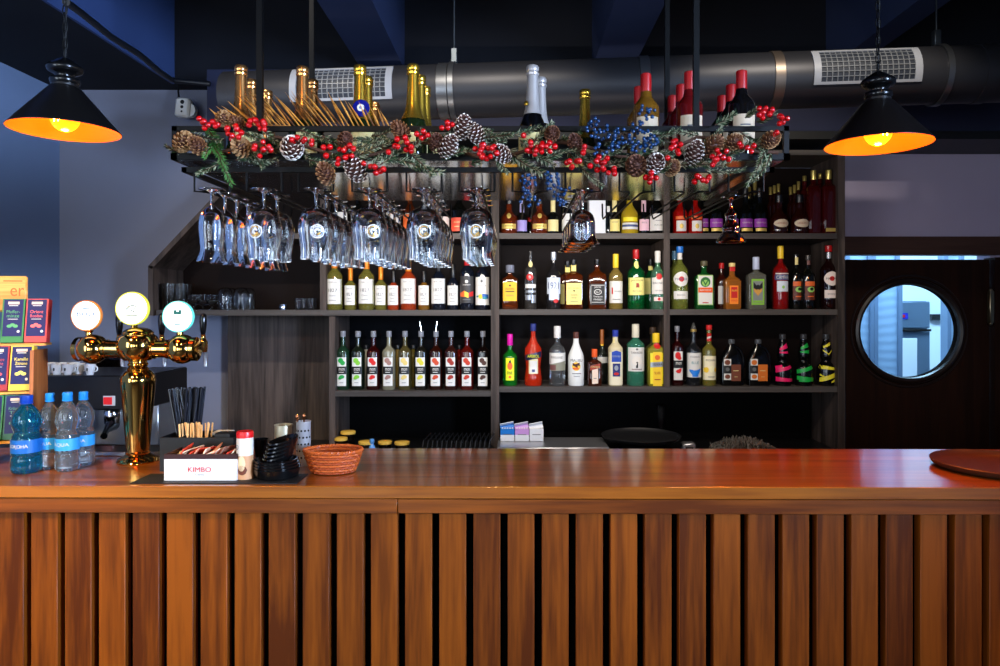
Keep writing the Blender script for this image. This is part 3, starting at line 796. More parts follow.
# ================================================================== SHELF BOTTLES
DB_ = 3.86
ZT, ZMl, ZMr, ZBl, ZBr = zA, zMl, zM, zBl, zBt
SCRIPT = mat('dark script ink', (60, 60, 66), .5)
WHITEL = mat('bright white label', (214, 211, 205), .55)
WHG = liquid('pale green wine', (190, 180, 80), .82); ROSE = liquid('rose wine', (225, 80, 35), .7); AMB = liquid('amber wine', (225, 125, 45), .75)
ORFOIL = mat('orange foil', (215, 120, 25), .35, .4); BLKCAP = mat('black capsule', (10, 10, 12), .35); BLUEGLD = liquid('blue black wine glass', (14, 18, 28), .15)
G1 = 'white label wine bottles on the left middle shelf'
def winelab(w, y0, y1, small):
    h = w / 2 - .4
    return [('r', -h, h, y0, y1, WHITEL), ('t', 'PURCARI', 0, y0 + 3.2, h * 1.1, 1.3, GREY), ('t', '1827', 0, y0 + (y1 - y0) * .45, h * 1.2, 3.2, SCRIPT), ('t', 'Chateau', 0, y0 + (y1 - y0) * .66, h * .9, 1.6, GREY), ('r', -h * .5, h * .5, y1 - 4, y1 - 3.5, GREY)]
for px, top, w, gl, cp, y0, y1, lab in [
    (334.5, 258, 16, WHG, ORFOIL, 279, 304, 'large pale green wine bottle with white label, leftmost of the middle wine shelf'),
    (366.5, 259, 15.5, WHG, ORFOIL, 279, 303.5, 'large pale green wine bottle with orange foil between two small white wines'),
    (408.5, 262, 15.5, ROSE, ORFOIL, 278.5, 303.5, 'large orange rose wine bottle with white label'),
    (438.5, 262, 14.5, BLUEGLD, BLKCAP, 278.5, 303.5, 'large dark wine bottle with white label beside the small amber one')]:
    bottle(px, top, w, DB_, ZMl, lab, gl, s=.64, e=.82, nr=.34, cap=cp, caph=.2, capr=.39, labels=[winelab(w, y0, y1, 0)], group=G1, name='wine_bottle')
for px, top, w, gl, cp, lab in [
    (350.5, 268, 12, WHG, ORFOIL, 'small pale wine bottle with gold neck, first small one from the left'),
    (380.8, 267, 12, WHG, ORFOIL, 'small pale wine bottle with gold neck beside the small rose one'),
    (393.5, 271, 12, ROSE, BLKCAP, 'small red rose wine bottle with dark cap and white label'),
    (424, 271, 12, AMB, BLKCAP, 'small amber wine bottle with dark cap and white label'),
    (453, 264, 12, BLUEGLD, BLKCAP, 'small black wine bottle with white label')]:
    bottle(px, top, w, DB_ + .02, ZMl, lab, gl, s=.56, e=.72, nr=.36, cap=cp, caph=.3, capr=.4, labels=[winelab(w - .8, 285.5, 305, 1)], group=G1, name='wine_bottle')
ORI = mat('orange print', (215, 95, 35), .5); YEL = mat('yellow print', (235, 195, 50), .5); BLU = mat('blue print', (35, 90, 160), .5); TEAL = mat('teal print', (40, 130, 140), .5)
DARKLAB = mat('charcoal label', (48, 46, 46), .5)
bottle(467, 253, 14.5, DB_, ZMl, 'black wine bottle with charcoal label, flame print and red capsule', BLUEGLD, s=.64, e=.8, nr=.34, cap=WAX, caph=.22, capr=.4, name='wine_bottle',
       labels=[[('r', -6.8, 6.8, 276, 303, DARKLAB), ('e', 0, 281.5, 1.6, 1.6, WHITEL), ('t', 'WINEMAKER', 0, 284.8, 8, 1.2, WHITEL), ('q', -6.5, -2, 293, 296.5, 290.5, 297, ORI), ('q', -2, 2, 291, 296.5, 293, 298, YEL), ('q', 2, 6.5, 293, 297, 291, 296, RED), ('r', -4, 4, 299, 300, GREY)]])
bottle(482.5, 255, 14.5, DB_, ZMl, 'dark wine bottle with white label and coloured splash', BLUEGLD, s=.64, e=.8, nr=.34, cap=BLKCAP, caph=.22, capr=.4, name='wine_bottle',
       labels=[[('r', -6.7, 6.7, 277, 305, WHITEL), ('e', -.5, 281, 1.2, 1.6, GREY), ('t', 'Negru', 0, 285.5, 7, 1.4, GREY), ('q', -6, -1, 296, 297.2, 294.5, 297.5, TEAL), ('e', -1.5, 296.5, 2.2, 2.4, YEL), ('q', 0, 6.2, 293.5, 297, 294.5, 299, BLU), ('e', 2.5, 298, 2.5, 1.3, TEAL)]])

# --- middle bay, middle shelf
BROWNL = liquid('brown spirit', (120, 50, 14), .72); CLEAR = liquid('clear spirit', (190, 195, 200), .92); YLAB = mat('yellow amber label', (240, 175, 20), .45)
HONEY = mat('honey cream label', (232, 214, 120), .5); GREENJ = liquid('emerald glass', (10, 110, 50), .68); CREAMJ = mat('cream yellow label', (232, 220, 130), .5)
bottle(510, 265, 16, DB_, ZMr, 'square amber liqueur bottle with yellow label and clear stopper', BROWNL, s=.66, e=.78, nr=.3, n=7, dep=.55, cap=mat('clear grey stopper', (110, 112, 125), .1), caph=.17, capr=.55,
       labels=[[('r', -7, 6.8, 282, 301, YLAB), ('e', 0, 285.5, 1, 1, INK), ('t', 'DISARONNO', 0, 288.8, 9, 2, INK), ('r', -4.5, 4.5, 291, 292, INK), ('t', 'ORIGINALE', 0, 295.5, 8, 1.4, GREY)]])
bottle(530.5, 251, 12.5, DB_, ZMr, 'slim silver labelled spirit bottle with round red seal and metal pourer', liquid('smoky clear glass', (70, 66, 62), .6), s=.66, e=.8, nr=.32, cap=mat('pourer grey', (90, 90, 92), .25, .8), caph=.16, capr=.3,
       labels=[[('r', -5.2, 5.2, 284, 288, WHITEL), ('r', -5.2, 5.2, 290.5, 292.5, mat('silver print', (160, 165, 172), .3, .5)), ('r', -5.2, 0, 295, 300, mat('silver print')), ('r', 1, 5.2, 295, 303, mat('silver print'))], [('e', -.8, 277, 3.5, 3.5, RED), ('t', 'B', -.8, 277, 2, 2.6, WHITEL)], [('e', 0, 264, 2.2, 3.2, CREAM)]])
bottle(553.5, 252, 14.5, DB_, ZMr, 'clear spirit bottle with white arched label and blue date', liquid('dark smoky spirit', (40, 38, 40), .5), s=.58, e=.78, nr=.28, cap=mat('silver cap', (190, 195, 205), .25, .5), caph=.14, capr=.36,
       labels=[[('r', -6.7, 6.7, 277.5, 294, mat('pale blue label', (205, 212, 222), .5)), ('t', '1921', -.3, 285.5, 10.5, 6.5, mat('navy print', (60, 75, 120), .5)), ('r', -4.8, 5.5, 294, 300, mat('pale blue label')), ('e', 2, 301, 2.4, 2, RED)]])
bottle(567.5, 261, 17, DB_ + .10, ZMr, 'square honey whiskey bottle behind the one with the full cream label', BROWNL, s=.66, e=.77, nr=.3, n=7, dep=.75, cap=BLKCAP, caph=.13, capr=.34, name='whiskey_bottle',
       labels=[[('r', -7.5, 7.5, 284, 304, HONEY)], [('r', -3, 3, 265, 272, HONEY)]])
bottle(573.5, 259.5, 18, DB_ - .01, ZMr, 'square honey whiskey bottle with full cream label', BROWNL, s=.66, e=.77, nr=.28, n=8, dep=.8, cap=BLKCAP, caph=.12, capr=.32, name='whiskey_bottle',
       labels=[[('r', -7.6, 7.6, 283, 304.5, HONEY), ('t', 'JACK DANIEL\'S', 0, 288.2, 12, 1.7, INK), ('e', 0, 290.8, .9, .9, INK), ('t', 'TENNESSEE', 0, 295, 7, 1.5, GREY), ('t', 'HONEY', 0, 297.8, 6, 1.6, GREY), ('r', -4, 4, 301.3, 301.8, GREY)], [('r', -3, 3, 264.5, 271, HONEY)]])
bottle(597, 259, 18, DB_, ZMr, 'square whiskey bottle with black and white label', BROWNL, s=.66, e=.79, nr=.28, n=8, dep=.8, cap=BLKCAP, caph=.12, capr=.32, name='whiskey_bottle',
       labels=[[('r', -7.8, 7.8, 284, 304.8, INK), ('r', -6.8, 6.8, 285, 285.5, WHITEL), ('t', 'JACK', 0, 287.3, 7, 2, WHITEL), ('e', 0, 292, 3.8, 2.8, WHITEL), ('e', 0, 292, 3.2, 2.2, INK), ('t', 'No.7', 0, 292, 4.4, 2.2, WHITEL), ('t', 'Tennessee', 0, 296.5, 9, 1.8, WHITEL), ('t', 'WHISKEY', 0, 299.5, 9, 1.8, WHITEL), ('r', -6, 6, 302, 302.5, WHITEL), ('r', -7.2, -6.8, 286, 303.5, WHITEL), ('r', 6.8, 7.2, 286, 303.5, WHITEL)]])
YCAP = mat('yellow capsule', (235, 195, 40), .35)
bottle(615.7, 254, 14, DB_, ZMr, 'pale bottle with yellow capsule and white label with a red letter', liquid('straw spirit', (190, 160, 80), .7), s=.6, e=.76, nr=.34, cap=YCAP, caph=.25, capr=.42,
       labels=[[('r', -6.6, 6.6, 281, 303, WHITEL), ('r', -4.8, -3.6, 287.5, 294, RED), ('t', 'limonce', 1.5, 291, 7, 2, GREY), ('r', -4, 4, 299, 299.6, GREY)]])
JRED = mat('red capsule', (175, 20, 22), .3)
bottle(650.5, 259, 16.5, DB_ + .11, ZMr, 'green Irish whiskey bottle half hidden behind the white capped rum', GREENJ, s=.58, e=.76, nr=.3, cap=BLKCAP, caph=.14, capr=.36, name='whiskey_bottle',
       labels=[[('r', -7.8, 7.8, 278, 294, CREAMJ)], [('r', -2.4, 2.4, 264, 270, CREAMJ)]])
bottle(636, 249.5, 17, DB_, ZMr, 'green Irish whiskey bottle with red capsule and cream label', GREENJ, s=.6, e=.76, nr=.3, cap=JRED, caph=.16, capr=.38, name='whiskey_bottle',
       labels=[[('r', -8, 8, 277.5, 295, CREAMJ), ('t', 'JAMESON', 0, 280.5, 12, 1.9, INK), ('q', -1.8, 1.8, 286.8, 287.5, 284, 287.5, mat('brown red print', (150, 50, 25), .5)), ('r', -1.3, 1.3, 283, 287, mat('brown red print')), ('t', 'IRISH WHISKEY', 0, 291, 9, 1.3, GREY)], [('e', 0, 264.5, 2.4, 4, CREAMJ)]])
bottle(657.7, 251, 14, DB_ - .03, ZMr, 'clear rum bottle with white capsule and red round emblem', liquid('green tinted clear spirit', (120, 190, 150), .8), s=.6, e=.76, nr=.34, cap=WHITEL, caph=.2, capr=.42,
       labels=[[('r', -6.5, 6.5, 277.5, 294, WHITEL), ('e', 0, 276.5, 3.1, 3.1, RED), ('t', 'BACARDI', 0, 283, 11.5, 2, INK), ('t', 'CARTA BLANCA', 0, 290.5, 8, 1.2, GREY)], [('r', -4.8, 4.8, 297, 301, mat('pink white label', (225, 200, 195), .5)), ('e', 0, 299, 1.5, 1.5, RED)]])
# --- right bay, middle shelf
PALEG = liquid('pale green vermouth', (190, 200, 90), .82)
bottle(674.5, 251, 14, DB_ + .10, ZMr, 'pale vermouth bottle peeking out behind the one with the blue cap', PALEG, s=.62, e=.78, nr=.3, cap=mat('light blue cap', (110, 160, 190), .3), caph=.15, capr=.4)
bottle(679.7, 246.5, 16.5, DB_ - .02, ZMr, 'pale vermouth bottle with bright blue cap and round white emblem', PALEG, s=.6, e=.78, nr=.3, cap=mat('bright blue cap', (30, 105, 190), .3), caph=.1, capr=.42,
       labels=[[('e', 0, 279, 7.3, 7.4, WHITEL), ('e', 0, 279, 2.7, 2.7, RED), ('t', 'MARTINI', 0, 279, 11.5, 2.2, mat('navy print'))], [('r', -7, 7, 291, 299, WHITEL), ('t', 'BIANCO', 0, 295, 8, 1.6, GREY)], [('r', -2.4, 2.4, 252.5, 259, WHITEL)]])
JG = liquid('bottle green herbal glass', (16, 80, 30), .35); LGREEN = mat('pale green label border', (170, 200, 130), .5); OR = mat('orange red band', (225, 85, 25), .5); DG = mat('deep green print', (30, 100, 40), .5)
bottle(704, 261, 19, DB_, ZMr, 'square green herbal liqueur bottle with orange band label', JG, s=.66, e=.78, nr=.28, n=7, dep=.55, cap=mat('olive cap', (90, 85, 60), .4), caph=.1, capr=.36,
       labels=[[('r', -7.6, 7.6, 275, 305, LGREEN), ('r', -6.8, 6.8, 276, 304, WHITEL), ('e', 0, 282, 5, 5, DG), ('e', 0, 283, 3.4, 3.2, mat('light green print', (140, 190, 90), .5)), ('q', -2.6, 0, 278.6, 281, 283.5, 286, DG), ('q', 0, 2.6, 283.5, 286, 278.6, 281, DG), ('r', -7.2, 7.2, 287.5, 292.5, OR), ('t', 'Jägermeister', 0, 290, 12, 2.4, WHITEL), ('r', -3, 3, 302.2, 303, RED)]])
bottle(721.5, 263, 12, DB_ + .06, ZMr, 'dark spirit bottle with red cap behind the orange square bottle', liquid('dark red brown spirit', (60, 18, 10), .4), s=.6, e=.78, nr=.32, cap=JRED, caph=.12, capr=.42, labels=[[('r', -4.5, 2, 286, 304, WHITEL), ('r', -1.2, -.8, 286, 304, GREY)]])
bottle(732, 263, 16.5, DB_ - .02, ZMr, 'orange square spirit bottle with red neck band and cream cap', liquid('orange spirit', (200, 120, 45), .6), s=.6, e=.74, nr=.34, n=6, dep=.7, cap=mat('pale cream cap', (230, 205, 130), .4), caph=.08, capr=.38,
       labels=[[('r', -4.2, 4.6, 285.5, 304, mat('orange label', (240, 130, 30), .5)), ('r', -2.6, 3.6, 287, 298, RED), ('t', 'RUM', .5, 290.5, 5, 2, YEL), ('t', 'GOLD', .5, 300.5, 6, 1.6, RED)], [('r', -4.6, 3.6, 266, 271, RED)]])
bottle(756, 257, 18.5, DB_, ZMr, 'square absinthe bottle with silver and green label', liquid('pale grey spirit', (150, 150, 135), .7), s=.64, e=.74, nr=.28, n=7, dep=.6, cap=mat('white blue cap', (190, 200, 225), .4), caph=.24, capr=.36,
       labels=[[('r', -6.3, 6.3, 279, 304.8, mat('lime border', (130, 185, 60), .5)), ('r', -4.9, 4.9, 281, 303, mat('silver label', (150, 155, 150), .35, .4)), ('q', -4, 0, 286, 291, 290, 296, mat('tan print', (205, 150, 70), .5)), ('q', 0, 4, 290, 296, 286, 291, mat('tan print')), ('e', 0, 287, 1.6, 2.4, INK), ('q', -4.5, -1, 282, 288, 286, 290, INK), ('q', 1, 4.5, 286, 290, 282, 288, INK), ('r', -4.5, 4.5, 300.5, 302.5, mat('lime border'))]])
bottle(780.5, 246, 15, DB_, ZMr, 'red bitter bottle with yellow cap and blue lettered white label', liquid('red bitter', (150, 16, 16), .45), s=.6, e=.76, nr=.3, cap=YCAP, caph=.2, capr=.4,
       labels=[[('r', -7, 7, 274.5, 279.8, mat('navy print')), ('t', 'CAMPARI', 0, 277.2, 12, 3.4, WHITEL), ('r', -5.6, 5.6, 281, 291.5, mat('pale blue label')), ('e', 0, 287, 1.4, 1.6, mat('light green print')), ('r', -6.6, 6.6, 273, 274, WHITEL)]])
GRL = mat('green fruit print', (120, 170, 60), .5)
for px, top, D, lab in ((796, 254, DB_ + .02, 'dark cream liqueur bottle with long pale neck label'), (808, 255, DB_ - .02, 'dark cream liqueur bottle with dull metal cap and orange green label')):
    bottle(px, top, 13.5, D, ZMr, lab, DARKBOTTLE, s=.6, e=.78, nr=.32, cap=mat('dark pewter cap', (75, 70, 66), .3, .7) if px > 800 else BLKCAP, caph=.1 if px > 800 else .03, capr=.4,
           labels=[[('r', -5, 5, 281, 300, mat('dark orange label', (90, 36, 16), .5)), ('r', -4.8, 4.8, 281.5, 286, mat('orange print')), ('e', .5, 289.5, 3.6, 2.8, mat('light green print')), ('e', 1, 289, 1.8, 1.5, INK), ('r', -3, 3, 296, 297, mat('orange print'))], [('r', -1.6, 1.6, 257, 264.5, CREAM if px < 800 else mat('dull pink label', (110, 70, 66), .5))]])
bottle(828.5, 245.5, 16.5, DB_ - .01, ZMr, 'dark red vermouth bottle with red cap and round white emblem', liquid('black red vermouth', (24, 6, 6), .3), s=.6, e=.78, nr=.3, cap=JRED, caph=.1, capr=.42,
       labels=[[('e', 0, 278.5, 6.8, 7.2, mat('pinkish white label', (222, 205, 195), .5)), ('e', 0, 278.5, 2.6, 2.4, RED), ('t', 'MARTINI', 0, 278.5, 10.5, 2, INK)], [('r', -6.4, 6.4, 290, 298, mat('pinkish white label')), ('t', 'ROSSO', 0, 294, 8, 1.6, GREY)], [('r', -2.4, 2.4, 252, 258, mat('silver print'))]])

# --- left bay, bottom shelf: ten syrups
G2 = 'flavoured syrup bottles on the lower left shelf'
fr = [(343, 'green mint', (20, 150, 60), (30, 60, 40), 331), (358, 'lime', (120, 190, 50), (26, 34, 22), 331), (373.5, 'red strawberry', (205, 20, 16), (50, 8, 8), 331), (389, 'brown almond', (150, 110, 100), (150, 145, 120), 331),
      (405, 'pale yellow', (215, 190, 110), (90, 80, 44), 331), (421, 'lemon yellow', (205, 195, 50), (28, 26, 20), 321), (436, 'orange red peach', (190, 62, 24), (50, 16, 8), 321), (451, 'dark red cherry', (150, 36, 18), (55, 22, 18), 331), (467, 'red berry with green leaf', (185, 48, 20), (95, 18, 12), 331), (483, 'dark brown coffee', (70, 36, 22), (20, 10, 8), 331)]
SYC = mat('grey plastic cap', (120, 122, 130), .3)
ords = 'leftmost'
for i, (px, nm, c, lc, top) in enumerate(fr):
    f1 = mat(nm + ' print', c, .5); gl = liquid(nm + ' syrup', lc, .5)
    def pour(t, H, R, spout=(top < 330)):
        if spout:
            z = (ZZ(333, DB_) - ZBl)
            MB().tube([(0, 0, z - .004), (0, 0, z + .022), (-.004 if i == 5 else .003, 0, H)], [.0045, .0035, .002], mat('steel spout', (200, 190, 180), .2, 1)).build('pourer', t)
    def syr(px, lab):
        t = bottle(px, 331, 13, DB_, ZBl, lab, gl, s=.64, e=.76, nr=.34, n=3.2, dep=1, cap=SYC, caph=.10, capr=.42, group=G2, name='syrup_bottle',
           labels=[[('r', -4.6, 4.6, 357.5, 386, WHITEL), ('e', -.8, 360.5, 2.6, 2.6, f1), ('e', 1.2, 363.0, 2.4, 2.3, f1), ('r', -5.2, 5.2, 366.5, 374.2, INK), ('t', 'mon', .3, 369.4, 5.6, 2.6, WHITEL), ('r', -2.4, 2.4, 372, 372.5, WHITEL), ('e', .4, 376.8, 2.6, 1.9, f1), ('e', -1.2, 378.2, 1.8, 1.4, f1), ('r', -2, 2, 382.4, 382.9, GREY)]])
        return t
    t = syr(px, 'syrup bottle with %s picture on its label%s' % (nm, ' and a steel pourer' if top < 330 else ''))
    if top < 330:
        z0 = ZZ(332, DB_) - ZBl; z1 = ZZ(321, DB_) - ZBl
        MB().tube([(0, 0, z0), (0, 0, z0 + .02), ((-.008 if i == 5 else .006), 0, z1)], [.005, .004, .0022], mat('steel spout', (200, 190, 180), .2, 1)).build('pourer', t)
for px, c, nm in ((366, (215, 210, 190), 'white'), (397.5, (165, 135, 60), 'amber'), (459, (120, 20, 14), 'red'), (413, (120, 104, 34), 'olive')):
    bottle(px, 345, 11, DB_ + .12, ZBl, '%s bottle half hidden in the second row behind the syrups' % nm, liquid(nm + ' hidden bottle', c, .4), s=.6, e=.78, nr=.34, cap=BLKCAP, caph=.1, capr=.4, name='syrup_bottle')

# --- middle bay, bottom shelf
bottle(510, 334, 14.5, DB_, ZBr, 'green absinthe bottle with magenta cap and yellow label', liquid('vivid green spirit', (14, 120, 30), .5), s=.56, e=.7, nr=.3, cap=mat('magenta cap', (205, 20, 150), .35), caph=.22, capr=.4,
       labels=[[('r', -4.2, 4.2, 358, 380.5, mat('acid yellow label', (225, 225, 30), .5)), ('e', 0, 366, 2.6, 4, ORI), ('q', -1, 1, 361, 363, 360, 363, INK), ('t', 'PINK', 0, 373, 5, 3, INK), ('e', 0, 377, 1.4, 1.2, ORI)]])
AP = liquid('orange red aperitif', (215, 50, 20), .5)
bottle(533.2, 323.5, 17.5, DB_, ZBr, 'orange red aperitif bottle with slanted navy label', AP, s=.5, e=.74, nr=.26, cap=mat('navy cap', (40, 48, 110), .35), caph=.12, capr=.34, prof=[(.96, 0), (1, .12), (.84, .3), (1, .5), (.95, .6), (.5, .70), (.28, .78), (.24, .9), (.24, 1)],
       labels=[[('r', -4.6, 4.6, 359, 374, mat('pale gold label', (215, 205, 160), .5)), ('r', -3.6, 3.6, 361, 373, WHITEL), ('q', -8, 8, 355, 361, 351.5, 357.5, mat('deep navy label', (18, 22, 60), .4)), ('t', 'APEROL', 0, 356.3, 12, 3, mat('acid yellow label')), ('r', -1.5, 1.5, 369.5, 372, mat('navy print'))]], wrapz=True)
bottle(557.3, 326, 16.5, DB_, ZBr, 'clear vodka bottle with white neck tag and cream label', CLEAR, s=.58, e=.74, nr=.3, cap=mat('white grey cap', (215, 212, 208), .35), caph=.2, capr=.42,
       labels=[[('r', -8, 8, 353, 364.5, WHITEL), ('t', 'FINLAND', -.5, 357.5, 12, 2.2, INK), ('q', -7.5, 7.8, 364.5, 371, 361, 370.5, mat('grey olive label', (130, 128, 110), .5)), ('q', -7.5, -2, 365, 370, 365, 370.5, mat('dull pink label'))], [('r', -4, 1, 332, 338, WHITEL)]])
bottle(576, 332, 16, DB_, ZBr, 'white coconut rum bottle with brown cap and sunset emblem', mat('white painted glass', (225, 225, 222), .25), s=.5, e=.84, nr=.34, cap=mat('brown cap', (90, 50, 40), .4), caph=.12, capr=.36,
       labels=[[('t', 'MALIBU', -.1, 360.5, 11.5, 2.8, INK), ('e', -.4, 366.5, 4.2, 4.4, mat('sun yellow', (240, 190, 50), .5)), ('q', -4, 1, 363, 365.5, 365, 368, mat('dark brown print', (70, 26, 14), .5)), ('e', -.8, 368.6, 3.2, 1.2, mat('orange print', (225, 110, 30), .5)), ('q', -1, 3, 364, 365, 362.5, 366, mat('dark brown print')), ('r', -4.5, 4.5, 373.3, 373.9, GREY), ('r', -3, 3, 376, 376.5, GREY)]])
CB = liquid('dark brown liqueur', (60, 22, 10), .3)
bottle(602, 329.5, 11.5, DB_ + .09, ZBr, 'tall dark bottle with amber spout behind the orange capped liqueur', liquid('dim clear glass', (60, 66, 60), .8), s=.5, e=.72, nr=.3, cap=mat('amber cap', (165, 90, 35), .35), caph=.27, capr=.34,
       labels=[[('r', -5, 5, 357, 363, WHITEL)], [('r', -2.5, 2.5, 343, 346, YCAP)]])
bottle(594.5, 349, 14, DB_ - .02, ZBr, 'short brown orange liqueur bottle with orange cap', CB, s=.62, e=.74, nr=.32, n=5, dep=.8, cap=OR, caph=.22, capr=.4,
       labels=[[('q', -3, 3, 366.5, 384, 365.5, 383.5, mat('cream tall label', (230, 205, 185), .5)), ('q', -5, 5, 366, 370.5, 363.5, 368, mat('brown red print')), ('t', 'COINTREAU', 0, 367, 8.5, 1.6, CREAM), ('r', -1.5, 1.5, 378, 378.6, GREY)]])
bottle(615.3, 330, 14.5, DB_, ZBr, 'cream tequila bottle with royal blue label and cap', liquid('cream liqueur', (215, 200, 160), .2), s=.66, e=.8, nr=.38, n=3, dep=1, cap=mat('royal blue cap', (40, 55, 150), .35), caph=.12, capr=.42,
       labels=[[('r', -6.6, 6.6, 352, 385, mat('pale cream wrap', (225, 215, 185), .5)), ('r', -4.6, 5, 352.5, 362, mat('royal blue label', (20, 60, 160), .4)), ('q', -4.6, 0, 352, 356, 350.5, 356, mat('royal blue label')), ('q', 0, 4.8, 350.5, 356, 352, 356, mat('royal blue label')), ('t', 'CORRALEJO', 0, 356.5, 8.5, 2.2, mat('silver print')), ('r', -3.6, 3.8, 363.5, 376.5, mat('navy label', (20, 34, 100), .4)), ('e', 0, 368, 2, 2.6, mat('silver print')), ('e', 0, 373.8, 2.6, 1.4, RED)], [('r', -3, -1, 338, 343, CREAM)]])
bottle(635.5, 324, 17.5, DB_, ZBr, 'green glass gin bottle with tall white label', liquid('sea green glass', (70, 150, 120), .6), s=.66, e=.78, nr=.34, cap=mat('off white capsule', (215, 208, 185), .4), caph=.22, capr=.42,
       labels=[[('r', -8.1, 7.9, 347.5, 371.5, WHITEL), ('e', 0, 349.3, 1.2, 1, GREY), ('t', 'TARNACVA', 0, 352.8, 11.5, 2, INK), ('e', 0, 361, 5, 4.6, mat('warm white label', (222, 215, 205), .5)), ('q', -1, 1, 366, 368, 362, 368, INK), ('e', 0, 362.6, .7, .9, INK), ('r', -5, 5, 369, 369.6, mat('dull pink label'))]])
bottle(653, 327, 17, DB_ + .09, ZBr, 'bottle with brown stopper standing behind the yellow labelled tequila', liquid('olive clear glass', (110, 110, 60), .6), s=.6, e=.74, nr=.3, cap=mat('brown stopper', (75, 55, 40), .5), caph=.13, capr=.4)
bottle(656, 333, 17.5, DB_ - .02, ZBr, 'tequila bottle with yellow label, silver banner and red cap', liquid('yellow spirit', (190, 180, 60), .6), s=.68, e=.8, nr=.34, n=4, dep=.8, cap=YCAP, caph=.18, capr=.42,  # liquid has one even yellow colour
       labels=[[('r', -7, 7, 353, 384, mat('lemon label', (235, 215, 30), .45)), ('r', -4.4, 4.6, 352, 386, YCAP), ('e', 0, 357.5, 2.6, 2.6, ORI), ('q', -7, 6.8, 362.5, 367.5, 361.5, 366.5, mat('silver print')), ('t', 'SIERRA', 0, 364.4, 10, 2.4, INK), ('t', 'SILVER', 0, 373, 6, 2.6, mat('brown red print')), ('r', -3, 3, 379, 380, mat('brown red print'))], [('e', -.3, 339, 2.6, 3.8, RED)], [('e', .4, 346, 3.4, 3, RED)]])
# --- right bay, bottom shelf
f1 = mat('red strawberry print')
bottle(677, 326, 12, DB_, ZBr, 'dark red syrup bottle with strawberry label beside the divider', liquid('red strawberry syrup'), s=.64, e=.76, nr=.34, n=3.2, dep=1, cap=SYC, caph=.10, capr=.42, name='syrup_bottle',
       labels=[[('r', -4.4, 4.4, 351.5, 380, WHITEL), ('e', -.4, 355.5, 2.8, 3.6, f1), ('e', 1, 358, 2, 2, f1), ('r', -4.9, 4.9, 360.5, 368, INK), ('t', 'mon', .3, 363.4, 5.6, 2.6, WHITEL), ('q', -2.4, 3, 370.5, 372, 368, 371, f1), ('e', .2, 371.3, 2.4, 1.9, f1)]])
def spout(t, H, R):
    MB().lathe([(R * .36, H - .002), (R * .36, H + .0), (R * .3, H + .012), (R * .12, H + .035), (0, H + .035)], mat('smoke spout', (110, 110, 105), .15, trans=.6)).build('pourer', t)
bottle(693.5, 329, 15, DB_, ZBr, 'clear syrup bottle with white label showing a blue cup', liquid('smoky syrup', (40, 42, 46), .6), s=.62, e=.76, nr=.36, cap=mat('gold ring cap', (190, 160, 90), .3, .6), caph=.05, capr=.4, name='syrup_bottle', extra=spout,
       labels=[[('r', -7.1, 7.1, 353, 377.5, WHITEL), ('t', 'FABBRI', 0, 357, 9, 1.4, GREY), ('t', 'BLUE', 0, 362.8, 7, 2.6, mat('teal print')), ('q', -5.6, 0, 369.5, 370.5, 371.5, 377, mat('cup blue', (25, 120, 215), .45)), ('q', -5.6, -2, 369.5, 371, 370, 376.5, mat('cup blue')), ('q', -3, 3, 370.5, 376.8, 370, 376.8, mat('cup blue')), ('q', 2, 5.6, 370, 376.5, 368.5, 370, mat('cup blue'))]])
bottle(709, 325, 13.5, DB_, ZBr, 'lemon syrup bottle with red and white cap', liquid('lemon syrup', (150, 140, 60), .6), s=.58, e=.7, nr=.34, cap=mat('red white cap', (205, 40, 40), .35), caph=.08, capr=.44, name='syrup_bottle',
       labels=[[('r', -6.5, 6.5, 356, 380, mat('pale cream label', (235, 225, 190), .5)), ('t', 'MONIN', 0, 360.3, 9, 2, INK), ('e', -4.2, 370, 2.2, 2.8, YEL), ('e', 5, 370, 1.4, 2.2, YEL), ('e', 1, 369, 2.6, 3.4, mat('lemon white', (245, 238, 190), .5)), ('r', -3, 4, 376.6, 377.2, GREY)], [('r', -3.2, 3.2, 333.5, 341.5, RED), ('q', -3, 3, 337.5, 339.5, 335.5, 337.5, WHITEL)], [('r', -3, 3, 327.2, 329, WHITEL)]])
# jugs with handle
def jug(px, lab, c):
    D = DB_; t = thing('sauce_jug', lab, 'bottle', (XX(px, D), D, ZBr), 0, 'handled sauce jugs on the lower right shelf'); k = D / F
    W_ = 22 * k / 2; H = ZZ(339, D) - ZBr
    MB().lathe([(0, .004), (W_ * .9, 0, 6), (W_, .006, 6), (W_, H * .48, 6), (W_ * .93, H * .60, 5), (W_ * .72, H * .72, 4), (W_ * .42, H * .82, 3), (W_ * .26, H * .88), (W_ * .26, H * .93), (0, H * .93)], BLACKGLOSS, seg=32, dep=.6).build('bottle_body', t)
    pts = []
    for i in range(13):
        a = math.radians(110 - 150 * i / 12); pts.append((W_ * .12 + W_ * .95 * math.cos(a), 0, H * .50 + H * .34 * math.sin(a)))
    MB().tube(pts, .0095, BLACKGLOSS, seg=10).build('handle', t)
    MB().lathe([(W_ * .30, H * .90), (W_ * .31, H * .91), (W_ * .29, H * .985), (W_ * .2, H), (0, H)], mat('grey jug cap', (70, 72, 76), .25), seg=16).build('cap', t)
    m2 = mat(lab + ' panel', c, .5)
    label_mesh([('r', -9.5, -2.5, 359, 380, WHITEL), ('e', -6, 362.5, 2.8, 2.6, m2), ('r', -9.8, -2.4, 365.5, 373.5, INK), ('e', -6, 369.3, 2, 2, GREY), ('e', -6, 376.6, 2.6, 2.2, m2), ('r', -2.4, 7.2, 364.5, 381, m2), ('r', -.5, 5, 370.4, 371, CREAM), ('r', .5, 4, 376.6, 377, CREAM)], px, D, ZBr, W_, 6, .6).build('label', t)
jug(731.5, 'black handled sauce jug with brown chocolate label', (110, 58, 38))
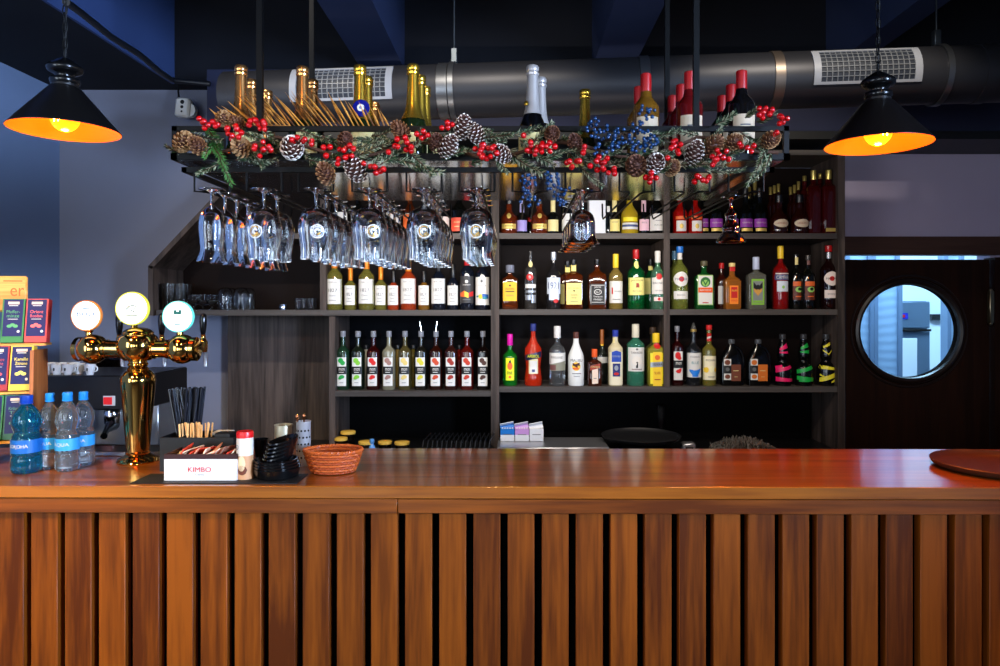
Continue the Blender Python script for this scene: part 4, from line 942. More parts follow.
jug(758, 'black handled sauce jug with orange caramel label', (205, 105, 28))
# black zebra bottles
def zebra(px, nm, c):
    D = DB_; t = thing('syrup_bottle', 'black waisted juice bottle with %s zebra stripes' % nm, 'bottle', (XX(px, D), D, ZBr), 0, 'striped black bottles on the lower right shelf'); k = D / F
    H = ZZ(334, D) - ZBr; R = 8.9 * k
    prof = smooth_prof([(R * .92, .0), (R, H * .06), (R, H * .3), (R * .88, H * .38), (R * .5, H * .47), (R * .60, H * .56), (R * .56, H * .72), (R * .42, H * .82), (R * .32, H * .88), (R * .32, H * .97)], 4)
    MB().lathe([(0, .003)] + prof + [(0, H * .97)], BLACKGLOSS, seg=24).build('bottle_body', t)
    MB().lathe([(R * .36, H * .9), (R * .37, H * .91), (R * .37, H * .99), (R * .3, H), (0, H)], mat('dark grey cap', (48, 48, 50), .3), seg=16).build('cap', t)
    def rz(z):
        for a, b in zip(prof, prof[1:]):
            if a[1] <= z <= b[1]: return a[0] + (b[0] - a[0]) * (z - a[1]) / max(1e-6, b[1] - a[1])
        return prof[-1][0]
    m = mat(nm + ' stripe paint', c, .35)
    st = {'pink': [('q', -8.3, 8.3, 369, 373, 365, 368), ('q', -8.3, 8.3, 377, 381.5, 379, 382), ('q', -4, 4.4, 348.5, 351, 342, 348), ('q', -4.4, 4.4, 352, 353.5, 351.5, 354.2), ('q', -8.3, -3, 366.5, 371, 365, 369.5)],
          'green': [('q', -8.3, 8.3, 370, 374, 365, 368.5), ('q', -8.3, 8.3, 376, 380, 378, 382), ('q', -4, 4.4, 347.5, 350, 342, 347), ('q', -4.4, 4.4, 351.5, 353, 350, 354), ('q', -7, 3, 379, 382, 378, 382)],
          'yellow': [('q', -8.3, 8.3, 365, 369, 368.5, 370.5), ('q', -8.3, 8.3, 378, 382.3, 371.8, 376.5), ('q', -4, 4.6, 346.5, 348.5, 341, 344.5), ('q', -4.4, .5, 350, 351.5, 354, 355.5), ('q', 0, 4.6, 354, 355.5, 349.5, 351), ('q', 1.5, 8, 381.5, 383, 378, 381), ('q', -8.2, -4, 374, 376, 377, 378)]}[nm]
    label_mesh([s + (m,) for s in st if s[3] > 356], px, D, ZBr, R, 2, 1, rz).build('label', t)
    label_mesh([s + (m,) for s in st if s[3] < 356], px, D, ZBr, R, 2, 1, rz).build('neck_label', t)
zebra(782.5, 'pink', (225, 25, 95)); zebra(803.5, 'green', (20, 160, 60)); zebra(826, 'yellow', (225, 210, 50))

# --- top shelf
GT = 'bottles on the top shelf'
def top_b(px, top, w, lab, gl, labels, cap=BLKCAP, D=DB_, **k):
    k.setdefault('s', .52); k.setdefault('e', .74); k.setdefault('nr', .34); k.setdefault('caph', .2); k.setdefault('capr', .42)
    return bottle(px, top, w, D, ZT, lab, gl, cap=cap, labels=labels, **k)
top_b(341, 190, 15, 'dark bottle with white label behind the hanging glasses, leftmost on the top shelf', DARKBOTTLE, [[('r', -7, 7, 212, 230, WHITEL)]])
top_b(358, 192, 14, 'bottle with pale yellow label behind the third row of glasses', DARKBOTTLE, [[('r', -6.5, 6.5, 214, 230, CREAM)]])
top_b(376, 192, 14, 'bottle with golden label behind the fourth row of glasses', BROWNL, [[('r', -6.5, 6.5, 214, 230, YCAP)]])
top_b(393, 190, 14, 'bottle with white label behind the fourth row of glasses', DARKBOTTLE, [[('r', -6.5, 6.5, 212, 230, WHITEL)]])
top_b(410, 192, 14, 'bottle with orange label behind the fifth row of glasses', BROWNL, [[('r', -6.5, 6.5, 214, 230, ORI)]])
top_b(427, 192, 13, 'bottle with cream label behind the fifth row of glasses', DARKBOTTLE, [[('r', -6, 6, 214, 230, CREAM)]])
top_b(443.5, 195, 13, 'dark bottle with pink white label left of the red labelled bottle', DARKBOTTLE, [[('r', -6, 6, 216.5, 231, mat('pinkish white label'))]])
top_b(459, 190, 17, 'broad dark bottle with orange red label on the top shelf', DARKBOTTLE, [[('r', -7.5, 7.5, 217.5, 231, mat('tomato label', (222, 74, 48), .5)), ('t', 'RESERVE', 0, 222, 9, 1.6, CREAM), ('r', -4, 4, 226, 226.6, CREAM)]])
for px, lab in ((509, 'round cognac bottle with gold band label beside the left divider'), (539.5, 'round cognac bottle with gold band label beside the violet bottle')):
    top_b(px, 197, 17, lab, liquid('cognac', (110, 40, 12), .5), [[('r', -7, 7, 223.5, 228.5, mat('gold band label', (205, 175, 90), .4, .3)), ('r', -4, 4, 225.6, 226.2, INK)], [('e', 0, 215.5, 2.2, 2.8, mat('gold band label'))]], s=.42, e=.66)
top_b(522, 196, 11, 'slim bottle with violet label and lilac neck', DARKBOTTLE, [[('r', -4.8, 4.8, 220, 231, mat('violet label', (150, 135, 195), .5))]], cap=mat('lilac cap', (175, 170, 215), .4), caph=.45, s=.45, e=.6)
top_b(530.5, 206, 7, 'small dark bottle with red seal between the two cognacs', DARKBOTTLE, [[('e', 0, 219.5, 2.6, 2.6, RED)]], D=DB_ + .05)
top_b(553, 196, 11.5, 'dark wine with cream label and cream neck foil', DARKBOTTLE, [[('r', -5.2, 5.2, 219.5, 231, CREAM)]], cap=CREAM, caph=.42, s=.45, e=.6)
top_b(568.5, 190, 14.5, 'dark wine with white label partly behind the cocktail glasses', DARKBOTTLE, [[('r', -6.8, 6.8, 213.5, 230.5, WHITEL), ('r', -3, 3, 220, 220.6, GREY)]])
o = MB().box((0, 0, .145), (16.5 * DB_ / F, .09, .29), mat('white carton', (218, 218, 220), .5), bev=.002).box((0, -.0455, .27), (16 * DB_ / F, .001, .003), GREY).build('bottle_carton')
o.location = (XX(597.5, DB_), DB_ + .05, ZT); tag(o, 'tall plain white carton on the top shelf right of the hanging cocktail glasses', 'box')
top_b(608.5, 190, 8, 'slim black bottle between the white carton and the cream labelled wine', DARKBOTTLE, [[('r', -2, 2, 206, 212, WHITEL)]], D=DB_ + .02)
top_b(614.5, 196, 11.5, 'wine with yellow cream label and cream neck beside the blue banded bottle', DARKBOTTLE, [[('r', -4.8, 4.8, 219, 231, mat('butter label', (228, 208, 120), .5)), ('t', 'MUSCAT', 0, 222, 6, 1.4, GREY)]], cap=CREAM, caph=.42, s=.45, e=.6)
top_b(629.5, 192, 17, 'yellow liqueur bottle with blue and white band', liquid('yellow liqueur', (215, 180, 40), .5), [[('r', -7.8, 7.8, 222.5, 229, WHITEL), ('r', -7.8, 7.8, 224.3, 226.6, mat('navy print')), ('r', -7, 7, 217, 221, mat('lemon label'))]], s=.45, e=.75)
top_b(643.7, 196, 11.5, 'wine with pink label and pink neck', DARKBOTTLE, [[('r', -4.8, 4.8, 219, 230.5, mat('pink label', (225, 180, 190), .5)), ('t', 'ROSE', 0, 222.5, 5, 1.4, GREY)]], cap=mat('pink cap', (220, 180, 190), .4), caph=.42, s=.45, e=.6)
top_b(657, 188, 17, 'broad dark wine with white label beside the right divider', DARKBOTTLE, [[('r', -7.8, 7.8, 213.5, 230.5, WHITEL), ('r', -3, 3, 220, 220.6, GREY), ('t', 'PURCARI', 0, 225, 8, 1.4, GREY)]])
for px, lab in ((680, 'red liqueur bottle with square white label, nearest the divider'), (695.5, 'red liqueur bottle with square white label, beside the purple labels')):
    top_b(px, 192, 14.5, lab, liquid('bright red liqueur', (190, 22, 14), .5), [[('r', -4.9, 4.9, 220.5, 231, WHITEL), ('e', 0, 226, 2, 2.6, mat('gold band label'))], [('r', -5.5, 5.5, 216, 219, mat('orange print'))]], s=.5, e=.7)
PUR = mat('purple label', (140, 50, 160), .45)
for px, D, lab in ((703.5, DB_ + .06, 'dark cognac with purple label half hidden by the red bottle'), (715.5, DB_, 'dark cognac with purple label, first full one from the left'), (731, DB_, 'dark cognac with purple label behind the hanging red glass'), (745.5, DB_, 'dark cognac with purple label right of the hanging red glass'), (759.5, DB_, 'dark cognac with purple label beside the oval labelled brandy')):
    top_b(px, 188, 14.5, lab, DARKBOTTLE, [[('r', -6.4, 6.4, 218.5, 227, PUR), ('t', 'COURVOISIER', 0, 222.5, 10, 1.3, mat('pinkish white label')), ('r', -5.5, 5.5, 228, 231, mat('gold band label'))]], D=D, s=.42, e=.68, group='purple labelled cognac bottles on the top shelf')
YGC = mat('pale gold cap', (215, 190, 105), .3, .8)
for i, (px, top, lab) in enumerate(((749, 187, 'tall gold capped bottle in the rear row behind the purple labels, left one'), (755, 182, 'tall gold capped bottle in the rear row behind the purple labels, right one'))):
    top_b(px, top, 9, lab, DARKBOTTLE, [], cap=YGC, D=DB_ + .12, caph=.25, s=.6, e=.72, nr=.42)
for i, (px, lab) in enumerate(((779, 'round brandy with cream oval label, left of two'), (799.5, 'round brandy with cream oval label, right of two'))):
    top_b(px, 195, 18, lab, liquid('brandy dark', (46, 14, 8), .35), [[('e', 0, 223, 7.4, 4.1, mat('oval cream label', (215, 195, 165), .5)), ('t', 'HENNESSY', 0, 223, 10, 1.6, mat('brown red print'))]], s=.36, e=.66)
for i, (px, top, D) in enumerate(((770.5, 187, .09), (774.5, 185.5, .07), (778.5, 184, .05), (790.5, 187, .09), (794.5, 185, .07), (798.5, 181.5, .06))):
    top_b(px, top, 7.5, 'slim gold capped bottle behind the %s oval label brandy, %s of three' % ('left' if i < 3 else 'right', ('leftmost', 'middle', 'rightmost')[i % 3]), liquid('brandy dark'), [], cap=YGC, D=DB_ + D, caph=.27, s=.6, e=.72, nr=.48, group='slim gold capped bottles behind the oval labels', n=2)
for i, (px, top, w, D) in enumerate(((804.5, 176, 9, .08), (813.5, 170.5, 13, -.01), (820, 173.5, 9, .09), (828.5, 170, 14.5, -.02))):
    top_b(px, top, w, ('thin gold capped bottle left of the two tall wide ones', 'tall square dark red brandy bottle, left of the wide pair', 'thin gold capped bottle between the two tall wide ones', 'tall square dark red brandy bottle beside the right side panel')[i],
          liquid('dark ruby brandy', (80, 14, 14), .5), [[('r', -5, 5, 228, 231.5, mat('gold band label'))]] if i == 3 else [], cap=YGC, D=DB_ + D, caph=.15, s=.72, e=.80, nr=.5 if w < 12 else .42, n=2 if w < 12 else 5, dep=1 if w < 12 else .8)

# ================================================================== GLASSES IN THE LEFT BAY
def tumbler(name, w, h, D, taper=.82, flip=False):
    R = w / 2; r = R * taper; t = .0018; b = .008
    pr = [(0, 0), (r * .9, 0), (r, .002), (R, h), (R - t, h), (r - t, b), (0, b)]
    if flip: pr = [(q, h - z) for q, z in reversed(pr)]
    return MB().lathe(pr, GLASS, seg=20).build(name, angle=50)
k = DB_ / F
def place(proto, px, D, z, lab, group, first):
    o = proto if first else copy_tree(proto)
    o.location = (XX(px, D), D, z); tag(o, lab, 'glass', group); return o
pr_ = tumbler('highball_glass', 11.5 * k, 26.5 * k, 0, .78)
for i, (px, D) in enumerate(((157, 3.86), (169, 3.86), (181, 3.87), (163, 3.96), (174, 3.96), (186, 3.97))):
    place(pr_, px, D, ZMl, 'tall clear highball glass on the left shelf, %s' % ['front leftmost', 'front middle', 'front rightmost', 'behind leftmost', 'behind middle', 'behind rightmost'][i], 'tall glasses on the left shelf', i == 0)
def goblet():
    H = 15 * k; R = 6.2 * k
    pr = [(0, 0), (R * .7, 0), (R * .7, .003), (.006, .008), (.005, .018), (R * .7, .03), (R * .95, .05), (R, H), (R - .0018, H), (R * .9, .052), (R * .5, .034), (0, .03)]
    return MB().lathe(pr, GLASS, seg=20).build('small_goblet', angle=50)
pr_ = goblet()
for i, (px, D) in enumerate(((194, 3.86), (203, 3.86), (212, 3.86))): place(pr_, px, D, ZMl, 'short stemmed glass on the left shelf beside the highballs, %s of three' % ['leftmost', 'middle', 'rightmost'][i], 'short stemmed glasses on the left shelf', i == 0)
def bowl():
    H = 22.5 * k; R = 7.4 * k
    pr = smooth_prof([(R * .92, 0), (R, H * .35), (R * .96, H * .75), (R * .6, H * .97), (.003, H)], 4)
    pi = smooth_prof([(.003, H - .004), (R * .57, H * .93), (R * .93, H * .73), (R - .002, H * .35), (R * .92 - .0018, 0)], 4)
    return MB().lathe(pr + pi + [(R * .92, 0)], GLASS, seg=20).build('rocks_glass', angle=50)
pr_ = bowl()
for i, (px, D) in enumerate(((225, 3.86), (241, 3.86), (230, 3.95), (248, 3.95))): place(pr_, px, D, ZMl, 'rounded upside down glass on the left shelf, %s' % ['front left', 'front right', 'rear left', 'rear right'][i], 'rounded upturned glasses on the left shelf', i == 0)
pr_ = tumbler('shot_glass', 7 * k, 11.5 * k, 0, .8)
for i, (px, D) in enumerate(((298, 3.86), (304, 3.89), (311, 3.86), (301, 3.95), (314, 3.94))): place(pr_, px, D, ZMl, 'clear shot glass beside the wine bay divider, %s' % ['front leftmost', 'front middle', 'front rightmost', 'rear left', 'rear right'][i], 'shot glasses beside the wine bay', i == 0)
o = MB().lathe([(0, 0), (.022, 0), (.022, .03), (.018, .033), (0, .033)], mat('smoke steel', (90, 92, 100), .2, .9), seg=20).lathe([(.0225, .012), (.0225, .018)], CHROME, seg=20).build('measuring_cup')
o.location = (XX(283, 3.86), 3.86, ZMl); tag(o, 'small steel measuring cup alone on the dark left shelf', 'cup')

# ================================================================== BACK WORKTOP
LID = mat('bamboo lid', (214, 172, 70), .5)
def jar(px, py, w, D, i, lab):
    R = w / 2 * D / F; top = ZZ(py, D)
    t = thing('storage_jar', lab, 'jar', (XX(px, D), D, WT), 0, 'bamboo lidded jars under the syrup shelf')
    h = top - WT
    MB().lathe([(0, 0), (R * .85, 0), (R * .88, .004), (R * .88, h - .014), (0, h - .014)], glass_mat('jar glass', (235, 235, 230)), seg=20).build('jar_body', t)
    MB().lathe([(0, h * .0 + .003), (R * .8, .003), (R * .8, h * .7), (0, h * .7)], mat('coffee beans', (52, 28, 16), .7), seg=16).build('contents', t)
    MB().lathe([(0, h - .0138), (R, h - .0138), (R, h - .002), (R * .93, h), (0, h)], LID, seg=24).build('lid', t)
jar(348, 431, 15, 3.86, 0, 'tallest storage jar with bamboo lid, behind the wicker basket')
jar(341, 437.5, 13, 3.80, 1, 'storage jar with bamboo lid in front of the tallest jar')
jar(366, 441, 15, 3.72, 2, 'low storage jar with bamboo lid left of the blue scoop')
jar(385, 441, 14, 3.80, 3, 'low storage jar with bamboo lid just right of the blue scoop')
jar(402, 441.5, 15, 3.76, 4, 'low storage jar with bamboo lid, rightmost of the jars')
t = thing('bottle_stopper', 'small light blue stopper knob standing before the jar lids', 'stopper', P(372, 446, 3.7) * 1)
t.location.z = WT
MB().lathe([(0, 0), (.02, 0), (.021, .02), (.016, .036), (.008, .050), (.014, .062), (.012, .076), (0, .08)], mat('light blue plastic', (90, 150, 215), .35), seg=16).build('knob', t)
# dark rubber bar mat with raised ribs
t = thing('dish_rack', 'dark ribbed drainer rack on the worktop under the coffee syrup', 'drainer', (XX(457, 3.7), 3.7, WT))
MB().box((0, 0, .015), (.37, .3, .03), BLACK, bev=.004).build('tray', t)
mb = MB()
for i in range(15):
    x = -.17 + i * .0243; mb.tube([(x, -.12, .03), (x + .006, -.1, .085), (x + .02, .1, .09), (x + .026, .12, .03)], .003, mat('grey wire', (50, 52, 56), .3, .6), seg=6)
mb.build('wires', t)
# cigarette packs
for px, c, nm, z in ((507.5, (20, 110, 190), 'blue', 0), (522, (190, 140, 200), 'pink', 0), (536.5, (215, 200, 195), 'white', 0)):
    D = 3.75; k = D / F
    t = thing('cigarette_pack', 'open %s and white cigarette pack on the steel tray' % nm, 'cigarette pack', (XX(px, D), D, WT + .058), 0, 'cigarette packs on the steel tray')
    w = 13.8 * k; h = 12 * k; c1 = mat(nm + ' carton', c, .45); wc = mat('white carton')
    MB().box((0, 0, h * .26), (w, .028, h * .52), wc).box((0, 0, h * .76), (w, .028, h * .48), c1).box((0, -.0142, h * .55), (w * .6, .0006, h * .06), GREY).build('pack_body', t, smooth=False)
    M = Matrix.Translation((0, .012, h)) @ Matrix.Rotation(math.radians(-35), 4, 'X') @ Matrix.Rotation(math.radians(-12), 4, 'Y')
    mb = MB(); mb.box((0, 0, .010), (w, .003, .026), c1, M); mb.box((0, -.012, .022), (w, .022, .003), wc, M); mb.build('flip_lid', t, smooth=False)
    mb = MB()
    for j in range(5): mb.lathe([(.0036, 0), (.0036, .014), (0, .014)], WHITEP, Matrix.Translation((-w * .36 + j * w * .18, 0, h - .008)), seg=8)
    mb.build('cigarettes', t)
mb = MB(); D = 3.6; w = 112 * D / F
mb.box((0, 0, .028), (w, .28, .056), STEEL, bev=.004).box((0, -.140, .03), (w, .006, .03), CHROME, bev=.002)
o = mb.build('steel_tray'); o.location = (XX(553, D), D + .12, WT); tag(o, 'long low steel tray carrying the cigarette packs', 'tray')
# round black serving tray on its low stand
def round_tray(name, lab, px, py, rpx, D, z, m, tilt=0):
    R = rpx * D / F
    o = MB().lathe([(0, 0), (R * .88, 0), (R * .97, .010), (R, .022), (R * .985, .024), (R * .95, .012), (R * .87, .004), (0, .004)], m, seg=48).build(name)
    o.location = (XX(px, D), D, z); tag(o, lab, 'tray'); return o
round_tray('serving_tray', 'round black serving tray on the back worktop', 641, 433, 39.5, 3.75, WT + .068, mat('black tray rubber', (20, 20, 22), .5))
o = MB().box((0, 0, .033), (.22, .2, .066), mat('black board'), bev=.004).build('tray_stand'); o.location = (XX(641, 3.75), 3.75, WT); tag(o, 'low black block under the round black serving tray', 'stand')
o = MB().lathe([(0, 0), (.028, 0), (.02, .006), (.007, .014), (.007, .03), (.018, .05), (.027, .215), (.0255, .215), (.016, .05), (0, .045)], glass_mat('dim clear glass 2', (160, 160, 165)), seg=20).build('mixing_glass', angle=50)
o.location = (XX(661, 4.0), 4.0, WT); tag(o, 'single footed clear glass standing behind the black serving tray', 'glass')
o = MB().box((0, 0, .03), (.07, .06, .06), STEEL, bev=.008).box((0, -.031, .03), (.04, .003, .02), BLACK).build('card_box')
o.location = (XX(688, 3.7), 3.7, WT); tag(o, 'small steel box at the right end of the black serving tray', 'box')
# pile of crumpled mesh bar net
t = MB(); D = 3.62
rr = random.Random(3)
for j in range(34):
    pts = []; x0 = -.15 + .3 * j / 33
    for i in range(14):
        u = i / 13; pts.append((x0 + .02 * math.sin(u * 9 + j), -.10 + .2 * u,   .01 + .085 * abs(math.sin(u * 14 + j * 1.7)) * (1 - (x0 / .19) ** 2)))
    t.tube(pts, .003, mat('grey bar net', (92, 88, 80), .4), seg=5)
for j in range(10):
    y0 = -.09 + .02 * j; t.tube([(-.16 + .32 * i / 16, y0 + .006 * math.sin(i * 1.9), .02 + .08 * abs(math.sin(i * 1.3 + j)) * (1 - ((-.16 + .02 * i) / .19) ** 2)) for i in range(17)], .003, mat('grey bar net'), seg=5)
o = t.build('bar_mat'); o.location = (XX(745, D), D, WT); tag(o, 'crumpled grey mesh bar mat lying on the worktop before the right bay', 'bar mat')

# ================================================================== ITEMS ON THE COUNTER
# beer tower
DTt = 2.44; TX = 138
tw = thing('beer_tower', 'polished brass three tap beer tower with lit round badges', 'beer tower', (XX(TX, DTt), DTt, TZ))
k = DTt / F
def tz(py): return (ZZ(py, DTt) - TZ)
def tx(px): return XX(px, DTt) - XX(TX, DTt)
zc = tz(349)
MB().lathe([(0, 0), (19 * k, 0), (19.5 * k, .004), (18 * k, .014), (13.5 * k, .022), (11 * k, .028), (11.5 * k, .034), (10 * k, .04)], GOLD, seg=40).build('base', tw)
b0 = tz(446)
MB().lathe(smooth_prof([(10.5 * k, .036), (11.6 * k, b0 + .03), (13.8 * k, tz(410)), (16 * k, tz(384)), (15.8 * k, tz(377)), (12.5 * k, tz(371.5)), (9 * k, tz(369.5))], 4), GOLD, seg=40).build('column', tw)
MB().lathe(smooth_prof([(9 * k, tz(370)), (10 * k, tz(368.5)), (8.2 * k, tz(366.5)), (9.6 * k, tz(364.5)), (8.4 * k, tz(362)), (9 * k, tz(360))], 3), GOLD, seg=32).build('collar', tw)
MB().lathe(smooth_prof([(8.5 * k, tz(361)), (14 * k, tz(359)), (18 * k, tz(352)), (19.6 * k, tz(345)), (17.5 * k, tz(337)), (14 * k, tz(334)), (14.4 * k, tz(332.5)), (11 * k, tz(329.5)), (5 * k, tz(327.5)), (.0001, tz(327))], 4), GOLD, seg=40).build('hub', tw)
RY = Matrix.Rotation(PI / 2, 4, 'Y')
MB().lathe([(8.6 * k, -49 * k), (8.6 * k, 49 * k)], GOLD, Matrix.Translation((tx(138), 0, zc)) @ RY, seg=28).build('cross_pipe', tw)
for x in (107, 122, 154, 168): MB().lathe([(8.6 * k, -1.5 * k), (9.6 * k, -1 * k), (9.6 * k, 1 * k), (8.6 * k, 1.5 * k)], GOLD, Matrix.Translation((tx(x), 0, zc)) @ RY, seg=28).build('pipe_ring', tw)
for x in (93, 182):
    mb = MB(); mb.sphere((tx(x), 0, zc), 14.8 * k, GOLD, seg=28, rings=16); mb.lathe([(11 * k, -16 * k), (12 * k, -15 * k), (12 * k, -11 * k)], GOLD, Matrix.Translation((tx(x), 0, zc)) @ RY, seg=28) if x < 100 else mb.lathe([(12 * k, 11 * k), (12 * k, 15 * k), (8 * k, 17 * k), (0, 17 * k)], GOLD, Matrix.Translation((tx(x), 0, zc)) @ RY, seg=28)
    mb.build('end_ball', tw)
for (x, y, r, rim, em, zt_) in ((89.5, 315.5, 15.2, mat('orange badge rim', (230, 130, 50), .4), mat('badge blue ink', (30, 70, 130), .6), 337), (135, 308.5, 16.6, mat('yellow badge rim', (210, 210, 60), .4, emis=.6), mat('badge olive ink', (84, 88, 8), .6), 328), (180.5, 316.5, 15.6, mat('teal badge rim', (90, 205, 190), .4, emis=.5), mat('badge teal ink', (12, 96, 84), .6), 337)):
    c = Vector((tx(x), -.012, tz(y)))
    mb = MB(); mb.lathe([(4 * k, 0), (3 * k, .006), (3 * k, .02), (4.4 * k, .026)], GOLD, Matrix.Translation((tx(x), -.004, tz(zt_) - .004)), seg=16)
    mb.tube([(tx(x), -.004, tz(zt_)), (tx(x), -.004, tz(y + r - 1))], 3 * k, GOLD, seg=12); mb.build('badge_stem', tw)
    RX = Matrix.Translation(c) @ Matrix.Rotation(PI / 2, 4, 'X')
    bd = MB().lathe([(0, -.002), (r * k, -.002), (r * k, .008), (r * k * .93, .010), (r * k * .93, .008)], rim, RX, seg=40).build('badge', tw)
    pl = MB().lathe([(0, .0085), (r * k * .93, .0085)], mat('lit white acrylic', (245, 250, 250), .4, emis=1.05), RX, seg=40).build('lit_plate', bd, smooth=False)
    mb = MB(); F_ = Matrix.Translation(c + Vector((0, -.0108, 0)))
    if x < 100:
        flat_text(mb, 'BUD', r * k * 1.15, r * k * .30, em, F_ @ Matrix.Translation((0, 0, r * k * .12))); mb.box((0, 0, -r * k * .28), (r * k * .8, .0006, r * k * .07), em, F_); mb.box((0, 0, r * k * .46), (r * k * .5, .0006, r * k * .06), em, F_)
    elif x < 150:
        mb.tube([(-.02, 0, -.004), (-.008, 0, .008), (.006, 0, .012), (.018, 0, .004), (.008, 0, -.002), (-.004, 0, -.006), (.012, 0, -.012)], .0018, em, F_, seg=5); mb.box((0, 0, -r * k * .42), (r * k * .7, .0006, r * k * .06), em, F_)
    else:
        mb.box((0, 0, .012), (.026, .0006, .010), em, F_); mb.sphere((-.008, 0, .019), .005, em, F_, sc=(1, .1, 1)); mb.sphere((.009, 0, .019), .005, em, F_, sc=(1, .1, 1)); flat_text(mb, 'KOZEL', r * k * 1.0, r * k * .2, em, F_ @ Matrix.Translation((0, 0, -.004))); mb.box((0, 0, -r * k * .5), (r * k * .4, .0006, r * k * .06), em, F_)
    mb.build('emblem', bd, smooth=False)
for x in (95, 140, 184):
    X = tx(x); y0 = .15; tp = MB()
    tp.tube([(X, .03, zc), (X, y0, zc)], .010, GOLD, seg=14); tp.lathe([(.014, -.02), (.016, -.01), (.016, .018), (.011, .024), (.008, .04), (.010, .044), (0, .046)], GOLD, Matrix.Translation((X, y0, zc)), seg=20)
    tp.tube([(X, y0, zc - .01), (X, y0 + .02, zc - .03), (X, y0 + .022, zc - .075)], .007, STEEL, seg=12)
    q = tp.build('tap', tw)
    MB().lathe(smooth_prof([(.005, .04), (.009, .05), (.013, .09), (.011, .115), (.004, .122), (.0001, .123)], 4), BLACKGLOSS, Matrix.Translation((X, y0, zc)), seg=18).build('tap_handle', q)
# drip tray behind/under the tower
o = MB().box((0, 0, .007), (.42, .12, .014), STEEL, bev=.003).box((0, 0, .0145), (.40, .10, .002), mat('dark grille', (50, 40, 34), .3, .8)).build('drip_tray')
o.location = (XX(122, 2.58), 2.585, TZ); tag(o, 'low steel drip tray behind the beer tower', 'drip tray')

# water bottles
AQ = glass_mat('clear pet plastic', (205, 225, 238)); AQB = mat('blue tinted pet plastic', (25, 130, 175), .03, trans=.85, ior=1.33, coat=.3); BCAP = mat('bright blue bottle cap', (30, 130, 215), .35); NCAP = mat('navy blue bottle cap', (15, 60, 160), .35)
AQW = mat('clear water bottle', (215, 228, 238), .03, trans=.93, ior=1.33)
def water(px, top, base, w, body, cap, lab, lbl, text, small):
    D = (CZ - TZ) * F / (base - CY); k = D / F
    t = thing('water_bottle', lab, 'bottle', (XX(px, D), D, TZ), 0, None if not small else 'clear water bottles on the counter')
    H = (base - top) * k; R = w / 2 * k
    pf = smooth_prof([(R * .8, 0), (R, H * .04), (R, H * .18), (R * .93, H * .22), (R * .98, H * .26), (R * .95, H * .45), (R * .8, H * .52), (R * .94, H * .6), (R * .98, H * .66), (R * .85, H * .76), (R * .5, H * .85), (R * .33, H * .89), (R * .33, H * .95)], 4)
    MB().lathe([(0, .006), (R * .5, .002)] + pf + [(0, H * .95)], body, seg=28).build('bottle_body', t)
    MB().lathe([(R * .38, H * .885), (R * .45, H * .89), (R * .45, H * .895), (R * .40, H * .90), (R * .42, H * .905), (R * .42, H * .99), (R * .36, H), (0, H)], cap, seg=24).build('cap', t)
    mb = MB(); n = 28; z0, z1 = H * .27, H * (.44 if not small else .42); rr = R * 1.0
    vs = []; fs = []
    for i in range(n): a = 2 * PI * i / n; vs += [(rr * math.cos(a), rr * math.sin(a), z0), (rr * math.cos(a), rr * math.sin(a), z1)]
    for i in range(n): j = (i + 1) % n; fs.append((2 * i, 2 * j, 2 * j + 1, 2 * i + 1))
    mb.add(vs, fs, lbl)
    v, f, tw_, th_ = text_geo(text)
    mb.add([(x / tw_ * R * 1.3, -math.sqrt((rr + .0006) ** 2 - (x / tw_ * R * 1.3) ** 2), (z0 + z1) / 2 + y / th_ * (z1 - z0) * .34) for x, y in v], f, WHITEL)
    mb.build('label', t)
water(26.5, 395, 472, 27, AQB, NCAP, 'blue tinted water bottle with navy cap, nearest to the menu stand', mat('mid blue label', (20, 95, 175), .4), 'BORJOHA', 0)
BL = mat('light blue label', (50, 150, 215), .4)
water(50, 393, 468, 20, AQW, BCAP, 'clear water bottle with light blue cap beside the blue one', BL, 'AQUA', 1)
water(83.5, 391.5, 464.5, 20, AQW, BCAP, 'clear water bottle with light blue cap, rightmost and rear one', BL, 'AQUA', 1)
water(67.5, 392, 470, 22, AQW, BCAP, 'clear water bottle with light blue cap, front middle one', BL, 'AQUA', 1)

# dark mat with coffee items
DM = 2.17
o = MB().box((0, 0, .0015), (164 * DM / F, .12, .003), mat('black rubber mat', (14, 14, 15), .6), bev=.001).build('rubber_mat')
o.location = (XX(219, DM), DM + .02, TZ); tag(o, 'black rubber mat lying near the counter edge under the sugar box', 'mat')
MT = TZ + .0035
k = DM / F; D = 2.165
t = thing('sugar_box', 'white cardboard box with red lettering holding sugar sachets', 'box', (XX(201, D), D + .05, MT))
bw, bh, bd = 71 * D / F, 26 * D / F, .105
CARD = mat('white card', (222, 218, 216), .5); MAR = mat('dark maroon card', (50, 16, 16), .5)
mb = MB(); tk = .0025
for (cx, cy, sx, sy) in ((0, -bd / 2, bw, tk), (0, bd / 2, bw, tk), (-bw / 2, 0, tk, bd), (bw / 2, 0, tk, bd)):
    mb.box((cx, cy, bh * .41), (sx + tk, sy + tk, bh * .82), CARD); mb.box((cx, cy, bh * .91), (sx + tk + .0005, sy + tk + .0005, bh * .18), MAR)
mb.box((0, 0, .002), (bw, bd, .004), CARD); mb.build('carton', t, smooth=False)
mb = MB(); flat_text(mb, 'KIMBO', 23 * D / F, 5 * D / F, mat('red lettering', (200, 18, 30), .5), Matrix.Translation((-.002, -bd / 2 - tk - .001, bh * .42)))
flat_text(mb, 'CAFFE', 9 * D / F, 1.4 * D / F, GREY, Matrix.Translation((-.002, -bd / 2 - tk - .001, bh * .22))); mb.build('lettering', t, smooth=False)
SACH = [mat('cream sachet', (225, 205, 175), .6), mat('red sachet', (205, 60, 35), .6), mat('pink sachet', (215, 140, 110), .6), mat('brown sachet', (130, 90, 70), .6)]
rr = random.Random(5)
names = ['cream', 'red', 'pink', 'brown']
